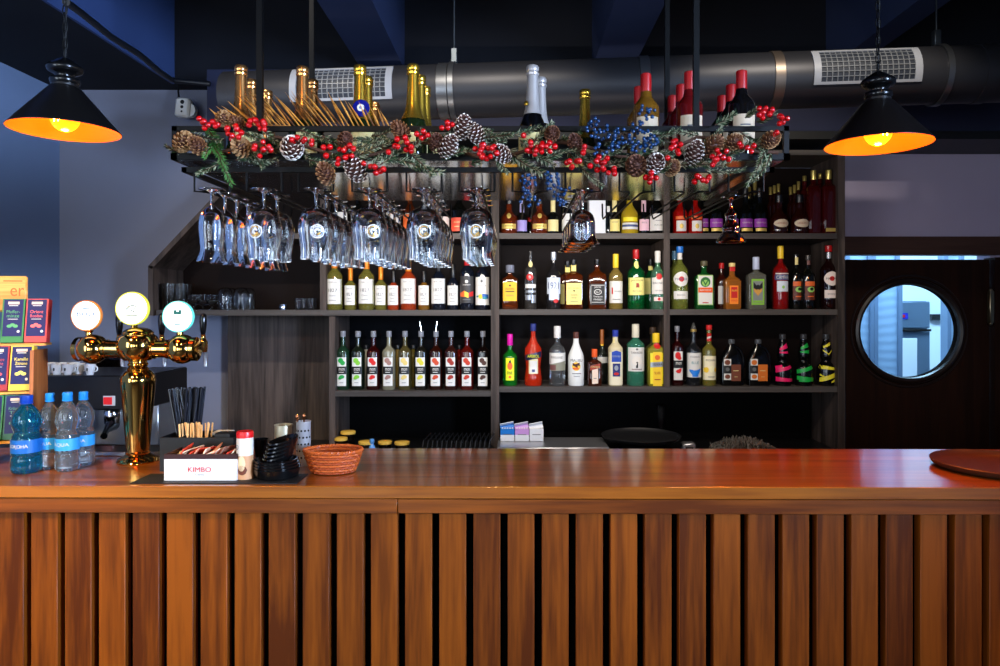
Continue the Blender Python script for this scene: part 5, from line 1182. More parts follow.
for i in range(14):
    ci = (0, 1, 0, 1, 2, 1, 0, 0, 2, 1, 0, 3, 1, 0)[i]; x = -bw / 2 + .022 + (bw - .045) * i / 13
    o = MB().box((0, 0, 0), (.05, .075, .004), SACH[ci], bev=.0018).box((0, -.02, .0021), (.03, .018, .0005), SACH[(ci + 1) % 3]).build('sugar_sachet')
    o.location = (XX(201, D) + x, D + .05 + rr.uniform(-.008, .008), MT + bh * .86 + (i % 3) * .005); o.rotation_euler = (rr.uniform(-.15, .2), math.radians(rr.uniform(-62, -20)), rr.uniform(-.5, .3))
    tag(o, '%s paper sachet standing in the white sugar box' % names[ci], 'sachet', 'sachets in the sugar box (%s)' % names[ci])
# spice tube
D = 2.19; k = D / F
t = thing('cocoa_shaker', 'tall cream paper tube shaker with red lid beside the sugar box', 'shaker', (XX(245, D), D, MT)); H = 47 * k; R = 8 * k
MB().lathe([(0, 0), (R, 0), (R, H * .5)], mat('tan shaker print', (205, 150, 105), .45), seg=28).lathe([(R, H * .5), (R, H * .89), (0, H * .89)], mat('cream shaker print', (228, 220, 208), .45), seg=28).build('tube', t)
MB().lathe([(R * 1.03, H * .87), (R * 1.03, H * .96), (R * .97, H), (0, H)], mat('red plastic lid', (215, 25, 25), .35), seg=28).build('lid', t)
mb = MB(); dep_ = lambda x: -math.sqrt(max((R + .0006) ** 2 - x * x, 0))
def onR(mb, shape, m):
    mb.add([(x, dep_(x), z) for x, z in shape], [tuple(range(len(shape)))], m)
for (cx, cz, rx, rz_, m) in ((-.002, H * .34, R * .5, H * .16, mat('light coffee print', (235, 205, 160), .5)), (0, H * .2, R * .6, H * .1, mat('dark coffee print', (105, 48, 25), .5))):
    for s in range(8):
        x0, x1 = -rx + 2 * rx * s / 8, -rx + 2 * rx * (s + 1) / 8; h0, h1 = rz_ * math.sqrt(max(0, 1 - (x0 / rx) ** 2)), rz_ * math.sqrt(max(0, 1 - (x1 / rx) ** 2))
        onR(mb, [(cx + x0, cz - h0), (cx + x1, cz - h1), (cx + x1, cz + h1), (cx + x0, cz + h0)], m)
v, f, a_, b_ = text_geo('O'); mb.add([(-R * .68 + x / a_ * R * .42, dep_(-R * .68 + x / a_ * R * .42), H * .68 + y / b_ * H * .10) for x, y in v], f, mat('navy print'))
mb.build('print', t)
# black caddy with stirrers and straws
D = 2.36; k = D / F
t = thing('bar_caddy', 'black square bar caddy holding straws, stirrers and napkins', 'caddy', (XX(201, D), D, TZ))
x0, x1 = XX(170, D) - XX(201, D), XX(241, D) - XX(201, D); ztop = ZZ(434, D) - TZ
mb = MB()
mb.box(((x0 + x1) / 2, 0, .003), (x1 - x0, .13, .006), BLACK)
for y in (-.065, .065): mb.box(((x0 + x1) / 2, y, ztop / 2), (x1 - x0, .004, ztop), BLACK)
for x in (x0, x0 + .065, x0 + .16, x1): mb.box((x, 0, ztop / 2), (.004, .13, ztop), BLACK)
mb.box(((XX(236, D) + XX(222, D)) / 2 - XX(201, D), -.03, ztop * .55), (.05, .05, ztop * 1.1), BLACK)
mb.build('caddy_body', t, smooth=False)
STW = mat('light wooden stirrer', (215, 165, 105), .6)
rr = random.Random(11); pr_ = None
for i in range(20):
    o = copy_tree(pr_) if pr_ else MB().box((0, 0, .072), (.0058, .0018, .144), STW, bev=.0006).build('wooden_stirrer')
    pr_ = pr_ or o; u = i / 19
    o.location = (XX(188 + 22 * u, D), D - .045 + .012 * (i % 4), TZ + .008); o.rotation_euler = (rr.uniform(-.06, .06), rr.uniform(-.09, .09) + (u - .5) * .12, rr.uniform(-.4, .4))
    tag(o, 'thin wooden coffee stirrer standing in the black caddy', 'stirrer', 'wooden stirrers in the black caddy')
STR = mat('black drinking straw', (20, 22, 30), .25); pr_ = None
for i in range(38):
    def mk():
        return MB().lathe([(.0040, 0), (.0040, .255), (.003, .255), (.003, .24), (0, .24)], STR, seg=8).build('drinking_straw')
    o = copy_tree(pr_) if pr_ else mk(); pr_ = pr_ or o
    r_ = i / 37
    o.location = (XX(178 + 16 * rr.random(), D), D + .005 + .05 * rr.random(), TZ + .008); o.rotation_euler = (rr.uniform(-.08, .1), rr.uniform(-.22, -.04) if i < 14 else rr.uniform(-.02, .14), 0)
    tag(o, 'black straw leaning left in the black caddy' if i < 14 else 'black straw standing nearly upright in the black caddy', 'straw', 'black straws leaning left' if i < 14 else 'black straws standing upright')
o = MB().box((0, 0, 0), (.06, .06, .012), WHITEP, bev=.003).build('paper_napkin'); o.location = (XX(219, D), D + .03, TZ + ztop + .012); tag(o, 'folded white napkin peeking out of the black caddy', 'napkin')
for o_ in (o,): o_.location.z = TZ + ztop - .002
# black cups behind
t = thing('plastic_cup', 'black cup standing between the cream shaker and the steel holders', 'cup', (XX(261.5, 2.36), 2.36, TZ)); D = 2.36; k = D / F
MB().lathe([(0, 0), (5.4 * k, 0), (7 * k, 28 * k), (6.6 * k, 28 * k), (5 * k, .004), (0, .004)], BLACKGLOSS, seg=24).build('cup_body', t)
# stack of black ashtrays
D = 2.20; k = D / F
zz = MT
for i in range(4):
    R = (23 - i * .5) * k; o = MB().lathe([(0, .003), (R * .8, 0), (R * .9, .003), (R, .030), (R * .95, .031), (R * .84, .012), (0, .010)], mat('black melamine', (10, 10, 11), .18), seg=36)
    o = o.build('black_saucer'); o.location = (XX(275.5 - i * .5, D), D + .015 + .001 * i, zz + i * .0085); 
    tag(o, 'black saucer, %s in the low stack near the counter edge' % ['lowest', 'second', 'third', 'fourth'][i], 'saucer', 'black saucers stacked on the counter')
for i in range(5):
    R = 15.5 * k; o = MB().lathe([(0, .002), (R * .86, 0), (R, .014), (R * .97, .018), (R * .8, .008), (0, .006)], mat('black melamine'), seg=32).build('black_ashtray')
    o.location = (XX(277 + i * 1.3, D), D + .02, zz + .045 + i * .0125 + .005); o.rotation_euler = (math.radians(6), math.radians(-14), 0)
    tag(o, 'tilted black ashtray, %s in the leaning pile on the saucers' % ['lowest', 'second', 'third', 'fourth', 'topmost'][i], 'ashtray', 'black ashtrays piled on the saucers')
# steel cutlery cylinders
def cyl(px, w, top, D, lab, m, holes):
    k = D / F; H = ZZ(top, D) - TZ; R = w / 2 * k
    t = thing('cutlery_holder', lab, 'cutlery holder', (XX(px, D), D, TZ))
    MB().lathe([(0, 0), (R * .97, 0), (R, .004), (R, H - .004), (R * 1.06, H - .002), (R * 1.06, H), (R * .95, H), (R * .95, .006), (0, .006)], m, seg=32).build('cylinder', t)
    if holes:
        mb = MB()
        for j in range(5):
            for i in range(-2, 3):
                a = -PI / 2 + i * .5 + (j % 2) * .25; c = Vector((math.cos(a) * (R + .0004), math.sin(a) * (R + .0004), H * (.2 + .15 * j)))
                mb.lathe([(0, .0004), (.0034, .0004), (.0036, 0)], mat('hole black', (4, 4, 4), .9), Matrix.Translation(c) @ Matrix.Rotation(a, 4, 'Z') @ Matrix.Rotation(PI / 2, 4, 'Y'), seg=10)
        mb.build('perforation', t, smooth=False)
    return t
cyl(283.5, 17, 424.5, 2.42, 'polished steel cutlery cylinder with golden reflection, left of two', mat('warm steel', (205, 195, 165), .35, .6), False)
cyl(303.5, 14, 421, 2.38, 'perforated steel cutlery cylinder beside the wicker basket', mat('satin steel', (205, 205, 208), .4, .55), True)
for i, (px, a) in enumerate(((300, -.05), (302.5, .02))):
    o = MB().tube([(0, 0, .01), (0, 0, .12), (0, .002, .15)], [.003, .0025, .0035], mat('copper spoon', (170, 110, 75), .2, 1), seg=8).sphere((0, 0, .156), .0065, mat('copper spoon'), sc=(1, .4, 1.5)).build('bar_spoon')
    o.location = (XX(px, 2.38), 2.375 + .01 * i, TZ); o.rotation_euler = (0, a, 0); o.scale = (1, 1, 1.06)
    tag(o, 'copper bar spoon in the perforated cylinder, %s one' % ('left', 'right')[i], 'spoon')
# wicker basket (woven)
D = 2.27; k = D / F
WK = mat('orange rattan', (196, 92, 34), .4); WK2 = mat('dark orange rattan', (160, 66, 24), .45)
t = thing('wicker_basket', 'oval orange rattan basket on the counter', 'basket', (XX(332, D), D + .015, TZ))
RT, RB_, HB = 28.5 * k, 21 * k, 22.5 * k
mb = MB(); asp = .72
for j in range(9):
    u = j / 8; R = RB_ + (RT - RB_) * u ** .8; pts = []; n = 72
    for i in range(n):
        a = 2 * PI * i / n; wv = .0022 * math.sin(a * 18 + (PI if j % 2 else 0)); pts.append(((R + wv) * math.cos(a), (R + wv) * asp * math.sin(a), .006 + (HB - .008) * u))
    mb.tube(pts, .0042, WK if j % 2 else WK2, closed=True, seg=6)
for i in range(36):
    a = 2 * PI * i / 36; pts = [((RB_ + (RT - RB_) * u ** .8) * math.cos(a), (RB_ + (RT - RB_) * u ** .8) * asp * math.sin(a), .004 + (HB - .004) * u) for u in (0, .25, .5, .75, 1)]
    mb.tube(pts, .0032, WK2, seg=5)
mb.build('woven_wall', t)
mb = MB()
for s in (0, PI):
    mb.tube([((RT + .003 * math.cos(a * 30 + s)) * math.cos(a), (RT + .003 * math.cos(a * 30 + s)) * asp * math.sin(a), HB + .003 * math.sin(a * 30 + s)) for a in [2 * PI * i / 180 for i in range(180)]], .0034, WK, closed=True, seg=6)
mb.build('braided_rim', t)
MB().lathe([(0, .002), (RB_, .002), (RB_, .007), (0, .007)], WK2, Matrix.Diagonal((1, asp, 1, 1)), seg=36).build('basket_base', t)
# brown tray at the right end
t = round_tray('cork_tray', 'round brown non slip tray on the right end of the counter', 1000, 462, 62, 2.33, TZ + .001, mat('brown non slip tray', (72, 42, 26), .45))
t.scale = (1, .97, 1)

# ---- wooden tea display at the left end
D = 2.40; k = D / F
ro = math.radians(14)
t = thing('tea_display', 'stepped wooden display stand with tea cartons and a lettered top sign', 'display stand', (XX(-7, D), D + .02, TZ), ro)
SW = wood('honey display wood', (200, 128, 45), (232, 172, 80), 'X', .5, 2, bump=.05)
SWZ = wood('honey display side', (150, 80, 34), (185, 108, 52), 'Z', .5, 2, bump=.05)
tilt = math.radians(-9)
DZS = [ZZ(345, D) - TZ, ZZ(394, D) - TZ, ZZ(443, D) - TZ]
for x in (-.235, .098):
    MB().prism([(.03, 0), (.17, 0), (.17, .385), (.05, .385)], .012, SWZ, Matrix.Translation((x, -.03, 0)) @ Matrix.Rotation(PI / 2, 4, 'Z')).build('side_board', t)
for i, z in enumerate(DZS): MB().box((-.068 + (.03 if i == 0 else 0), .03 + .03 * (2 - i), z - .004), (.325, .055, .008), SW).build('step', t)
MB().box((-.105, .125, .585), (.30, .012, .13), SW, bev=.006).build('sign_board', t)
mb = MB(); flat_text(mb, 'er', .044, .03, mat('dark orange lettering', (190, 90, 20), .5), Matrix.Translation((.014, .1185, .592))); mb.box((.0, .1185, .632), (.06, .001, .004), mat('dark orange lettering')); mb.build('sign_lettering', t, smooth=False)
MB().lathe([(0, 0), (.05, 0), (.05, .012), (0, .012)], mat('pale birch board', (225, 205, 165), .5), Matrix.Translation((-.03, -.03, .05)) @ Matrix.Rotation(math.radians(88), 4, 'X'), seg=28).build('round_foot', t)
NAVYB = mat('navy tea carton', (12, 16, 84), .4, spec=.3)
teas = [('green', (40, 120, 60), 'Pfeffer-', 'minze'), ('red', (205, 60, 60), 'Orient', 'Rooibos'), ('crimson', (160, 30, 40), 'Waldbeere', 'Frucht'), ('yellow', (225, 190, 60), 'Kamille', 'Zitrone'), ('teal', (30, 90, 70), 'Kräuter', 'Tee')]
Mr = Matrix.Rotation(ro, 4, 'Z')
for r, c in [(r, c) for r in range(3) for c in range(2)]:
    x = (.089, .052, .046)[r] - c * .074
    col = [['red', 'green'], ['yellow', 'crimson'], ['teal', 'green']][r][c]
    tt = next(q for q in teas if q[0] == col)
    loc = Vector(t.location) + Mr @ Vector((x, .025 + .03 * (2 - r), DZS[r] + .001))
    m1 = mat(col + ' tea card', tt[1], .45)
    bx = thing('tea_carton', '%s and navy tea carton, %s in the %s row of the display' % (col, ['right one', 'second from right'][c], ['top', 'middle', 'bottom'][r]), 'tea carton', loc, ro, 'tea cartons on the wooden display')
    bx.rotation_euler = (tilt, 0, ro)
    h = .158 if r < 2 else .155; w = .070
    MB().box((0, 0, h / 2), (w, .034, h), m1).box((0, -.0175, h * .56), (w * .86, .001, h * .84), NAVYB).build('carton', bx, smooth=False)
    mb = MB(); mb.box((0, -.0185, h * .90), (w * .5, .0006, h * .06), mat('cream badge', (220, 190, 170), .5)); mb.box((0, -.0185, h * .84), (w * .4, .0006, h * .015), WHITEL)
    m3 = mat(col + ' tea lettering', tuple(min(255, q + 40) for q in tt[1]), .45)
    flat_text(mb, tt[2], w * .6, h * .07, m3, Matrix.Translation((0, -.0187, h * .70))); flat_text(mb, tt[3], w * .55, h * .07, m3, Matrix.Translation((0, -.0187, h * .605)))
    mb.box((0, -.0185, h * .53), (w * .45, .0006, h * .012), WHITEL)
    for q in range(3): mb.sphere(((q - 1) * w * .14, -.0185, h * (.37 + .03 * (q == 1))), w * .12, m3, sc=(1, .04, .7), seg=10, rings=6)
    mb.sphere((w * .28, -.0185, h * .25), w * .07, WHITEL, sc=(1, .04, 1), seg=10, rings=6)
    mb.build('print', bx)

# ---- espresso machine behind the counter
D = 2.98; k = D / F
em = thing('espresso_machine', 'black espresso machine with red badge standing behind the beer tower', 'espresso machine', (XX(104, D), D, 0))
x0, x1 = XX(30, D) - em.location.x, XX(137, D) - em.location.x
MB().box(((x0 + x1) / 2, .25, ZZ(394, D) - .0), (x1 - x0, .42, (ZZ(377, D) - ZZ(412, D))), mat('machine black', (16, 16, 18), .3), bev=.006).build('upper_housing', em)
MB().box(((x0 + x1) / 2, .32, ZZ(432, D)), (x1 - x0 - .04, .2, .2), STEEL, bev=.004).build('back_plate', em)
MB().box(((x0 + x1) / 2, .22, (ZZ(456, D)) / 2 + .02), (x1 - x0, .46, ZZ(456, D) - .04), mat('machine black'), bev=.006).build('lower_housing', em)
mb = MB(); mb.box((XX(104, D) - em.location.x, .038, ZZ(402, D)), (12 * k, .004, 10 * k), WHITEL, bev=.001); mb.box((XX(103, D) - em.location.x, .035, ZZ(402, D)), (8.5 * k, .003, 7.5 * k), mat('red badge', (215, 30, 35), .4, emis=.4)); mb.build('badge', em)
mb = MB(); mb.box((XX(125, D) - em.location.x, .036, ZZ(400, D)), (12 * k, .003, 6 * k), mat('grey panel', (80, 84, 90), .4))
for i in range(4): mb.box((XX(121 + i * 2.8, D) - em.location.x, .033, ZZ(400, D)), (1.4 * k, .003, 4 * k), mat('button light', (190, 195, 200), .4))
mb.build('button_panel', em)
for px in (99, 60):
    gx = XX(px, D) - em.location.x; mb = MB(); mb.lathe([(.033, -.03), (.036, 0), (.036, .02), (.028, .04), (0, .04)], CHROME, Matrix.Translation((gx, .10, ZZ(420, D))), seg=24)
    q = mb.build('group_head', em); MB().tube([(gx, .10, ZZ(428, D)), (gx + .02, .02, ZZ(431, D)), (gx + .05, -.05, ZZ(434, D))], [.03, .012, .014], BLACKGLOSS, seg=12).build('portafilter', q)
MB().tube([(XX(122, D) - em.location.x, .05, ZZ(414, D)), (XX(128, D) - em.location.x, .03, ZZ(420, D)), (XX(132, D) - em.location.x, .0, ZZ(430, D)), (XX(131, D) - em.location.x, 0, ZZ(443, D))], .004, CHROME, seg=8).build('steam_wand', em)
o = MB().lathe(smooth_prof([(.034, 0), (.036, .02), (.036, .09), (.033, .11), (.035, .12)], 3) + [(.032, .12), (.031, .02), (0, .01)], mat('white ceramic', (225, 225, 225), .3), seg=24).build('milk_jug')
o.location = (XX(128, D), D + .06, ZZ(456, D) + .003); tag(o, 'white milk jug under the steam wand of the espresso machine', 'jug')
# bean hopper
t = thing('coffee_grinder', 'coffee grinder bean hopper with black lid above the espresso machine', 'grinder', (XX(106, 3.58), 3.58, 0)); D = 3.58; k = D / F
hx = 0
MB().lathe([(14 * k, ZZ(373, D)), (17 * k, ZZ(350, D)), (16.4 * k, ZZ(350, D)), (13.4 * k, ZZ(373, D))], glass_mat('smoked hopper glass', (130, 130, 140)), seg=28).build('hopper', t)
MB().lathe([(0, ZZ(345.5, D)), (19 * k, ZZ(345.5, D)), (19 * k, ZZ(349.5, D)), (0, ZZ(349.5, D))][::-1], BLACK, seg=32).build('hopper_lid', t)
MB().lathe([(0, ZZ(372.5, D)), (12.5 * k, ZZ(372.5, D)), (14 * k, ZZ(361, D)), (0, ZZ(359, D))], mat('coffee beans'), seg=24).build('beans', t)
MB().lathe([(0, 0), (15 * k, 0), (15 * k, ZZ(374, D)), (0, ZZ(374, D))], mat('machine black'), seg=28).build('grinder_body', t)
# cups on the machine
D = 3.06; k = D / F; pr_ = None; mz = ZZ(377, 2.98) + .002
CUPW = mat('white ceramic'); 
spots = [(46, 3.06), (57, 3.06), (68, 3.06), (79, 3.1), (90, 3.06), (52, 3.16), (63, 3.16), (74, 3.16)]
for i, (px, D) in enumerate(spots):
    if pr_ is None:
        R = .023
        pr_ = o = MB().lathe([(0, 0), (R * .6, 0), (R * .62, .004), (R * .9, .022), (R, .045), (R * .93, .045), (R * .84, .02), (0, .006)], CUPW, seg=24).build('espresso_cup')
        MB().tube([(R * .9 + .012 * math.sin(a) , 0, .026 + .012 * math.cos(a)) for a in [PI * j / 8 for j in range(9)]], .003, CUPW, seg=6).build('cup_handle', o)
        MB().lathe([(0, 0), (.0055, 0), (0, .0006)], INK, Matrix.Translation((0, -R * .93, .025)) @ Matrix.Rotation(PI / 2, 4, 'X') @ Matrix.Diagonal((.7, 1.5, 1, 1)), seg=12).build('cup_print', o)
    else: o = copy_tree(pr_)
    o.location = (XX(px, D), D, mz)
    tag(o, 'white espresso cup on the machine top, %s' % ['front row leftmost', 'front row second', 'front row third', 'front row fourth', 'front row rightmost', 'rear row left', 'rear row middle', 'rear row right'][i], 'cup', 'espresso cups warming on the machine')

# ================================================================== DUCT
p0 = P(229, 99, 3.28); p1 = P(1075, 71, 3.02)
t = thing('ventilation_duct', 'long grey round ventilation duct with two air grilles under the ceiling', 'duct', p0)
DUCTM = mat('dull grey duct', (46, 46, 50), .45, .5); DUCTD = mat('galvanised band', (112, 114, 118), .35, .9)
ax = (p1 - p0).normalized(); L = (p1 - p0).length; RD = .122
zq = ax.to_track_quat('Z', 'Y').to_matrix().to_4x4()
MB().lathe([(RD * .86, .0), (RD, .0), (RD, L)], DUCTM, zq, seg=56).lathe([(0, .006), (RD * .86, .006)], mat('duct inside', (20, 20, 22), .6), zq, seg=40).build('duct_tube', t)
def at_px(px):
    u = 0; a, b = p0, p1
    lo, hi = 0, 1
    for _ in range(40):
        m = (lo + hi) / 2; q = a + (b - a) * m
        if CX + q.x * F / (q.y - .11) < px: lo = m
        else: hi = m
    return lo * L
for px, w, m in ((234, .05, DUCTM), (443, .05, DUCTD), (647, .045, DUCTD), (782, .045, mat('worn band', (110, 98, 88), .4, .8)), (995, .05, DUCTM)):
    s = at_px(px); MB().lathe([(RD, -w / 2), (RD + .004, -w / 2 + .002), (RD + .004, w / 2 - .002), (RD, w / 2)], m, zq @ Matrix.Translation((0, 0, s)), seg=56).build('duct_band', t)
for px, hook in ((452, 1), (952, 1), (790, 0)):
    s = at_px(px); c = ax * s
    if not hook: continue
    mb = MB(); mb.lathe([(RD + .002, -.012), (RD + .009, -.012), (RD + .009, .012), (RD + .002, .012)], DUCTD, zq @ Matrix.Translation((0, 0, s)), seg=48)
    mb.tube([c + Vector((0, 0, RD)), c + Vector((0, 0, 3.42 - p0.z - c.z))], .004, mat('dark clamp', (60, 66, 72), .4, .8), seg=8); mb.box(c + Vector((0, 0, RD + .04)), (.03, .03, .07), mat('dark clamp', (60, 66, 72), .4, .8), bev=.004)
    mb.build('duct_hanger', t)
def grille(pxa, pxb):
    # a curved rectangular grille lying on the duct's front
    s0, s1 = at_px(pxa), at_px(pxb); mb = MB(); FM_ = mat('white grille frame', (140, 142, 148), .4); rr = RD + .006
    inv = zq.to_3x3().inverted(); v = inv @ Vector((0, -1, -.05)); a0 = math.atan2(v.y, v.x)
    u = inv @ Vector((0, 0, 1)); sgn = 1 if (math.atan2(u.y, u.x) - a0 + PI) % (2 * PI) - PI > 0 else -1
    def pt(a, s, r): aa = a0 + sgn * a; return (r * math.cos(aa), r * math.sin(aa), s)
    def patch(a_lo, a_hi, sa, sb_, r, m, th_=.006, n=10):
        vs = []; fs = []
        for i in range(n + 1):
            a = a_lo + (a_hi - a_lo) * i / n
            vs += [pt(a, sa, r), pt(a, sb_, r), pt(a, sb_, r - th_), pt(a, sa, r - th_)]
        for i in range(n):
            for q in range(4): fs.append((4 * i + q, 4 * i + (q + 1) % 4, 4 * i + 4 + (q + 1) % 4, 4 * i + 4 + q))
        fs += [(0, 1, 2, 3), (4 * n + 3, 4 * n + 2, 4 * n + 1, 4 * n)]
        mb.add(vs, fs, m, zq)
    A0, A1 = -.42, .92; e = .09; es = .03
    patch(A0, A0 + e, s0, s1, rr, FM_); patch(A1 - e, A1, s0, s1, rr, FM_); patch(A0, A1, s0, s0 + es, rr, FM_); patch(A0, A1, s1 - es, s1, rr, FM_)
    patch(A0 + e, A1 - e, s0 + es, s1 - es, RD + .0016, mat('dark grille back', (22, 28, 40), .6), .001)
    n = 17
    for i in range(1, n): s = s0 + es + (s1 - s0 - 2 * es) * i / n; patch(A0 + e, A1 - e, s - .0018, s + .0018, rr - .001, mat('grille vane', (105, 107, 110), .4), .004)
    for i in range(1, 7): a = A0 + e + (A1 - A0 - 2 * e) * i / 7; patch(a - .013, a + .013, s0 + es, s1 - es, rr, mat('grille vane'), .004, 2)
    mb.build('air_grille', t)
grille(292, 394); grille(815, 923)

# ================================================================== PENDANT LAMPS
SHO = mat('black enamel shade', (14, 12, 12), .38); SHI = mat('orange gold shade inside', (235, 130, 25), .35, .3)
BULB = mat('amber bulb glass', (255, 140, 20), .1, emis=5, emc=(255, 120, 10)); FIL = mat('glowing filament', (255, 200, 120), .4, emis=60, emc=(255, 190, 90))
def pendant(px, py, D, lab):
    t = thing('pendant_lamp', lab, 'pendant lamp', P(px, py, D), 0, None); R = 49.5 * D / F
    k = D / F; H = 42 * k
    MB().lathe([(R, 0), (R * 1.005, .002), (R * .30, H), (R * .24, H + .006), (R * .24, H + .02)], SHO, seg=56).lathe([(R * .235, H + .018), (R * .235, H), (R * .29, H - .004), (R * .995, .0015), (R, 0)], SHI, seg=56).build('shade', t)
    MB().lathe(smooth_prof([(R * .24, H + .012), (R * .27, H + .02), (R * .26, H + .03), (R * .17, H + .034), (R * .20, H + .044), (R * .31, H + .052), (R * .32, H + .066), (R * .22, H + .078), (R * .12, H + .088), (.006, H + .094), (.0001, H + .095)], 3), mat('black lamp cap', (10, 10, 11), .22), seg=36).build('cap', t)
    MB().lathe([(0, H * .8), (.018, H * .8), (.018, H + .01), (0, H + .01)], BLACK, seg=18).build('socket', t)
    b = MB().sphere((0, 0, .038), .040, BULB, seg=24, rings=14).lathe([(.020, .07), (.015, .09), (.015, H * .8 + .002), (0, H * .8 + .002)], BULB, seg=18).build('bulb', t)
    b.visible_shadow = True
    MB().tube([(-.012, -.036, .05), (-.006, -.041, .02), (0, -.042, .05), (.006, -.041, .02), (.012, -.036, .05)], .002, FIL, seg=6).build('filament', t)
    n = int((3.42 - t.location.z - H - .095) / .026); mb = MB(); z0 = H + .095
    for i in range(n):
        c = z0 + .013 + i * .026; a = 0 if i % 2 else PI / 2
        mb.tube([(.007 * math.cos(q) * math.cos(a), .007 * math.cos(q) * math.sin(a), c + .017 * math.sin(q)) for q in [2 * PI * j / 10 for j in range(10)]], .0018, BLACKMETAL, closed=True, seg=5)
    mb.build('chain', t)
    MB().tube([(0, 0, z0), (.004, 0, z0 + .2), (-.003, 0, 3.42 - t.location.z - .02)], .0022, BLACK, seg=6).build('cord', t)
    MB().lathe([(0, 3.42 - t.location.z - .03), (.05, 3.42 - t.location.z - .03), (.055, 3.42 - t.location.z)], SHO, seg=24).build('ceiling_rose', t)
    li = bpy.data.lights.new('pendant_bulb_light', 'POINT'); li.energy = 5.5; li.color = (1, .34, .06); li.shadow_soft_size = .02
    lo = bpy.data.objects.new('pendant_bulb_light', li); C.objects.link(lo); lo.location = t.location + Vector((0, -.0, -.012))
    return t
pendant(65, 131, 2.10, 'black cone pendant lamp with glowing orange inside, at the left wall')
pendant(878, 145, 2.10, 'black cone pendant lamp with glowing orange inside, before the right air grille')

# hose / cable running along the ceiling at the left
pts = [P(66, 2, 2.6), P(80, 12, 2.75), P(110, 36, 3.0), P(140, 55, 3.25), P(160, 72, 3.5), P(172, 80, 3.72), P(210, 84, 3.75)]
o = MB().tube(pts, .014, mat('black cable', (16, 18, 24), .4), seg=10).build('ceiling_cable'); tag(o, 'thick black cable sagging along the blue ceiling beam at the left', 'cable')
# white wall sensor
t = thing('wall_sensor', 'small white sensor box with dark lenses on the wall by the rack', 'sensor', P(182, 107, 4.0), 0)
t.rotation_euler = (0, math.radians(5), 0)
MB().box((0, .02, 0), (.085, .05, .11), WHITEL, bev=.012).build('housing', t)
mb = MB()
for z, r in ((.028, .012), (0, .009), (-.026, .006)): mb.lathe([(0, .002), (r * .8, .002), (r, 0)], BLACK, Matrix.Translation((.002, -.006, z)) @ Matrix.Rotation(PI / 2, 4, 'X'), seg=16)
mb.build('lens', t)
MB().lathe([(0, 0), (.04, 0), (.04, .03), (0, .03)], WHITEL, Matrix.Translation((.03, .045, -.01)) @ Matrix.Rotation(PI / 2, 4, 'X'), seg=24).build('mounting_disc', t)
MB().box((.0, .09, -.0), (.03, .1, .03), WHITEL).build('bracket', t)
MB().tube([(-.03, .02, .05), (-.055, .05, .1), (-.06, .07, .17), (-.07, .1, .27)], .005, BLACK, seg=6).build('cable', t)

# ================================================================== LIGHT
w = bpy.data.worlds.new('world'); SC.world = w; w.use_nodes = True
w.node_tree.nodes['Background'].inputs[0].default_value = (.30, .45, .85, 1); w.node_tree.nodes['Background'].inputs[1].default_value = .05
def area(name, loc, target, sx, sy, power, col, spread=None):
    l = bpy.data.lights.new(name, 'AREA'); l.shape = 'RECTANGLE'; l.size = sx; l.size_y = sy; l.energy = power; l.color = col
    if spread: l.spread = math.radians(spread)
    o = bpy.data.objects.new(name, l); C.objects.link(o); o.location = loc
    o.rotation_euler = (Vector(target) - Vector(loc)).to_track_quat('-Z', 'Y').to_euler(); return o
def spot(name, loc, target, power, col, size=50, blend=.5, r=.05):
    l = bpy.data.lights.new(name, 'SPOT'); l.energy = power; l.color = col; l.spot_size = math.radians(size); l.spot_blend = blend; l.shadow_soft_size = r
    o = bpy.data.objects.new(name, l); C.objects.link(o); o.location = loc
    o.rotation_euler = (Vector(target) - Vector(loc)).to_track_quat('-Z', 'Y').to_euler(); return o
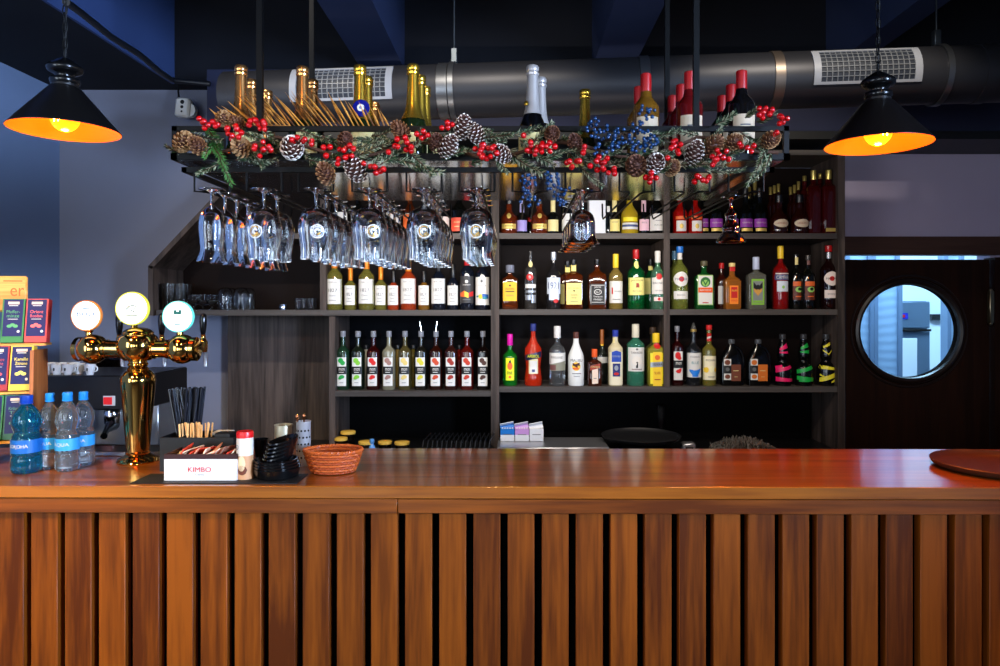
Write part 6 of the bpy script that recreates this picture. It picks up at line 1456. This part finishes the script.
# assumed daylight windows, out of view, behind the guests' side, tall and narrow
for i, x in enumerate((-1.9, -.5, 1.0)):
    area('assumed_daylight', (x, -3.9, 1.75), (x * .3, 3, 1.7), .7, 1.8, (80, 40, 16)[i], (.80, .90, 1.0))
area('assumed_side_daylight', (-2.66, .2, 1.7), (0, 1.8, 1.2), 1.2, 1.5, 60, (.74, .86, 1.0))  # assumed window, unseen, added as cool daylight from the left
area('left_wall_fill', (3.15, -.6, 2.0), (-2.7, 3.0, 2.1), 1.0, 1.4, 165, (.50, .68, 1.0), 70)  # unseen cool fill added to brighten the left wall
# unseen warm spots, added to brighten and warm the counter
spot('counter_fill_spot', (-1.9, .3, 3.1), (-1.8, 2.3, .95), 480, (1, .74, .34), 46, .9, .12)
spot('counter_fill_spot', (-.5, .3, 3.3), (-.5, 2.2, .8), 95, (1, .58, .22), 58, .8)
spot('counter_fill_spot', (1.2, .3, 3.3), (1.2, 2.2, .8), 42, (1, .42, .16), 58, .8)
# assumed spots, unseen, high up in front of the shelves
for x in (-1.1, -.3, .5, 1.3): spot('assumed_shelf_spot', (x, 1.95, 3.3), (x, 3.85, 1.65), 92, (1, .9, .76), 64, .6, .03)
area('top_shelf_fill', (.05, 2.77, 2.03), (.05, 3.85, 1.98), 1.9, .03, 13, (1, .93, .85), 140)  # unseen strip added to brighten the top shelf bottles
spot('assumed_red_spot', (1.5, 2.95, 2.5), (1.2, 2.35, 1.1), 110, (1, .18, .02), 66, .8, .06)  # assumed red lamp, unseen, for the red glow on the countertop
spot('assumed_red_right_spot', (2.9, 1.2, 2.9), (1.9, 2.4, 1.1), 70, (1, .2, .05), 40, .8)  # assumed red lamp out of view, aimed at the counter's right end
area('assumed_kitchen_light', (3.0, 5.3, 3.3), (3.4, 6.4, 1.2), 1.6, 1.0, 330, (.42, .72, 1.0))  # assumed cool lamp, unseen, lighting the kitchen behind the door
SC.view_settings.view_transform = 'Standard'; SC.view_settings.look = 'None'
SC.view_settings.gamma = 1; SC.view_settings.use_curve_mapping = False; SC.view_settings.exposure = -0.12
cy = SC.cycles
cy.use_denoising = True; cy.max_bounces = 20; cy.transmission_bounces = 18; cy.transparent_max_bounces = 16; cy.glossy_bounces = 6; cy.diffuse_bounces = 3
cy.caustics_reflective = False; cy.caustics_refractive = False; cy.sample_clamp_indirect = 6
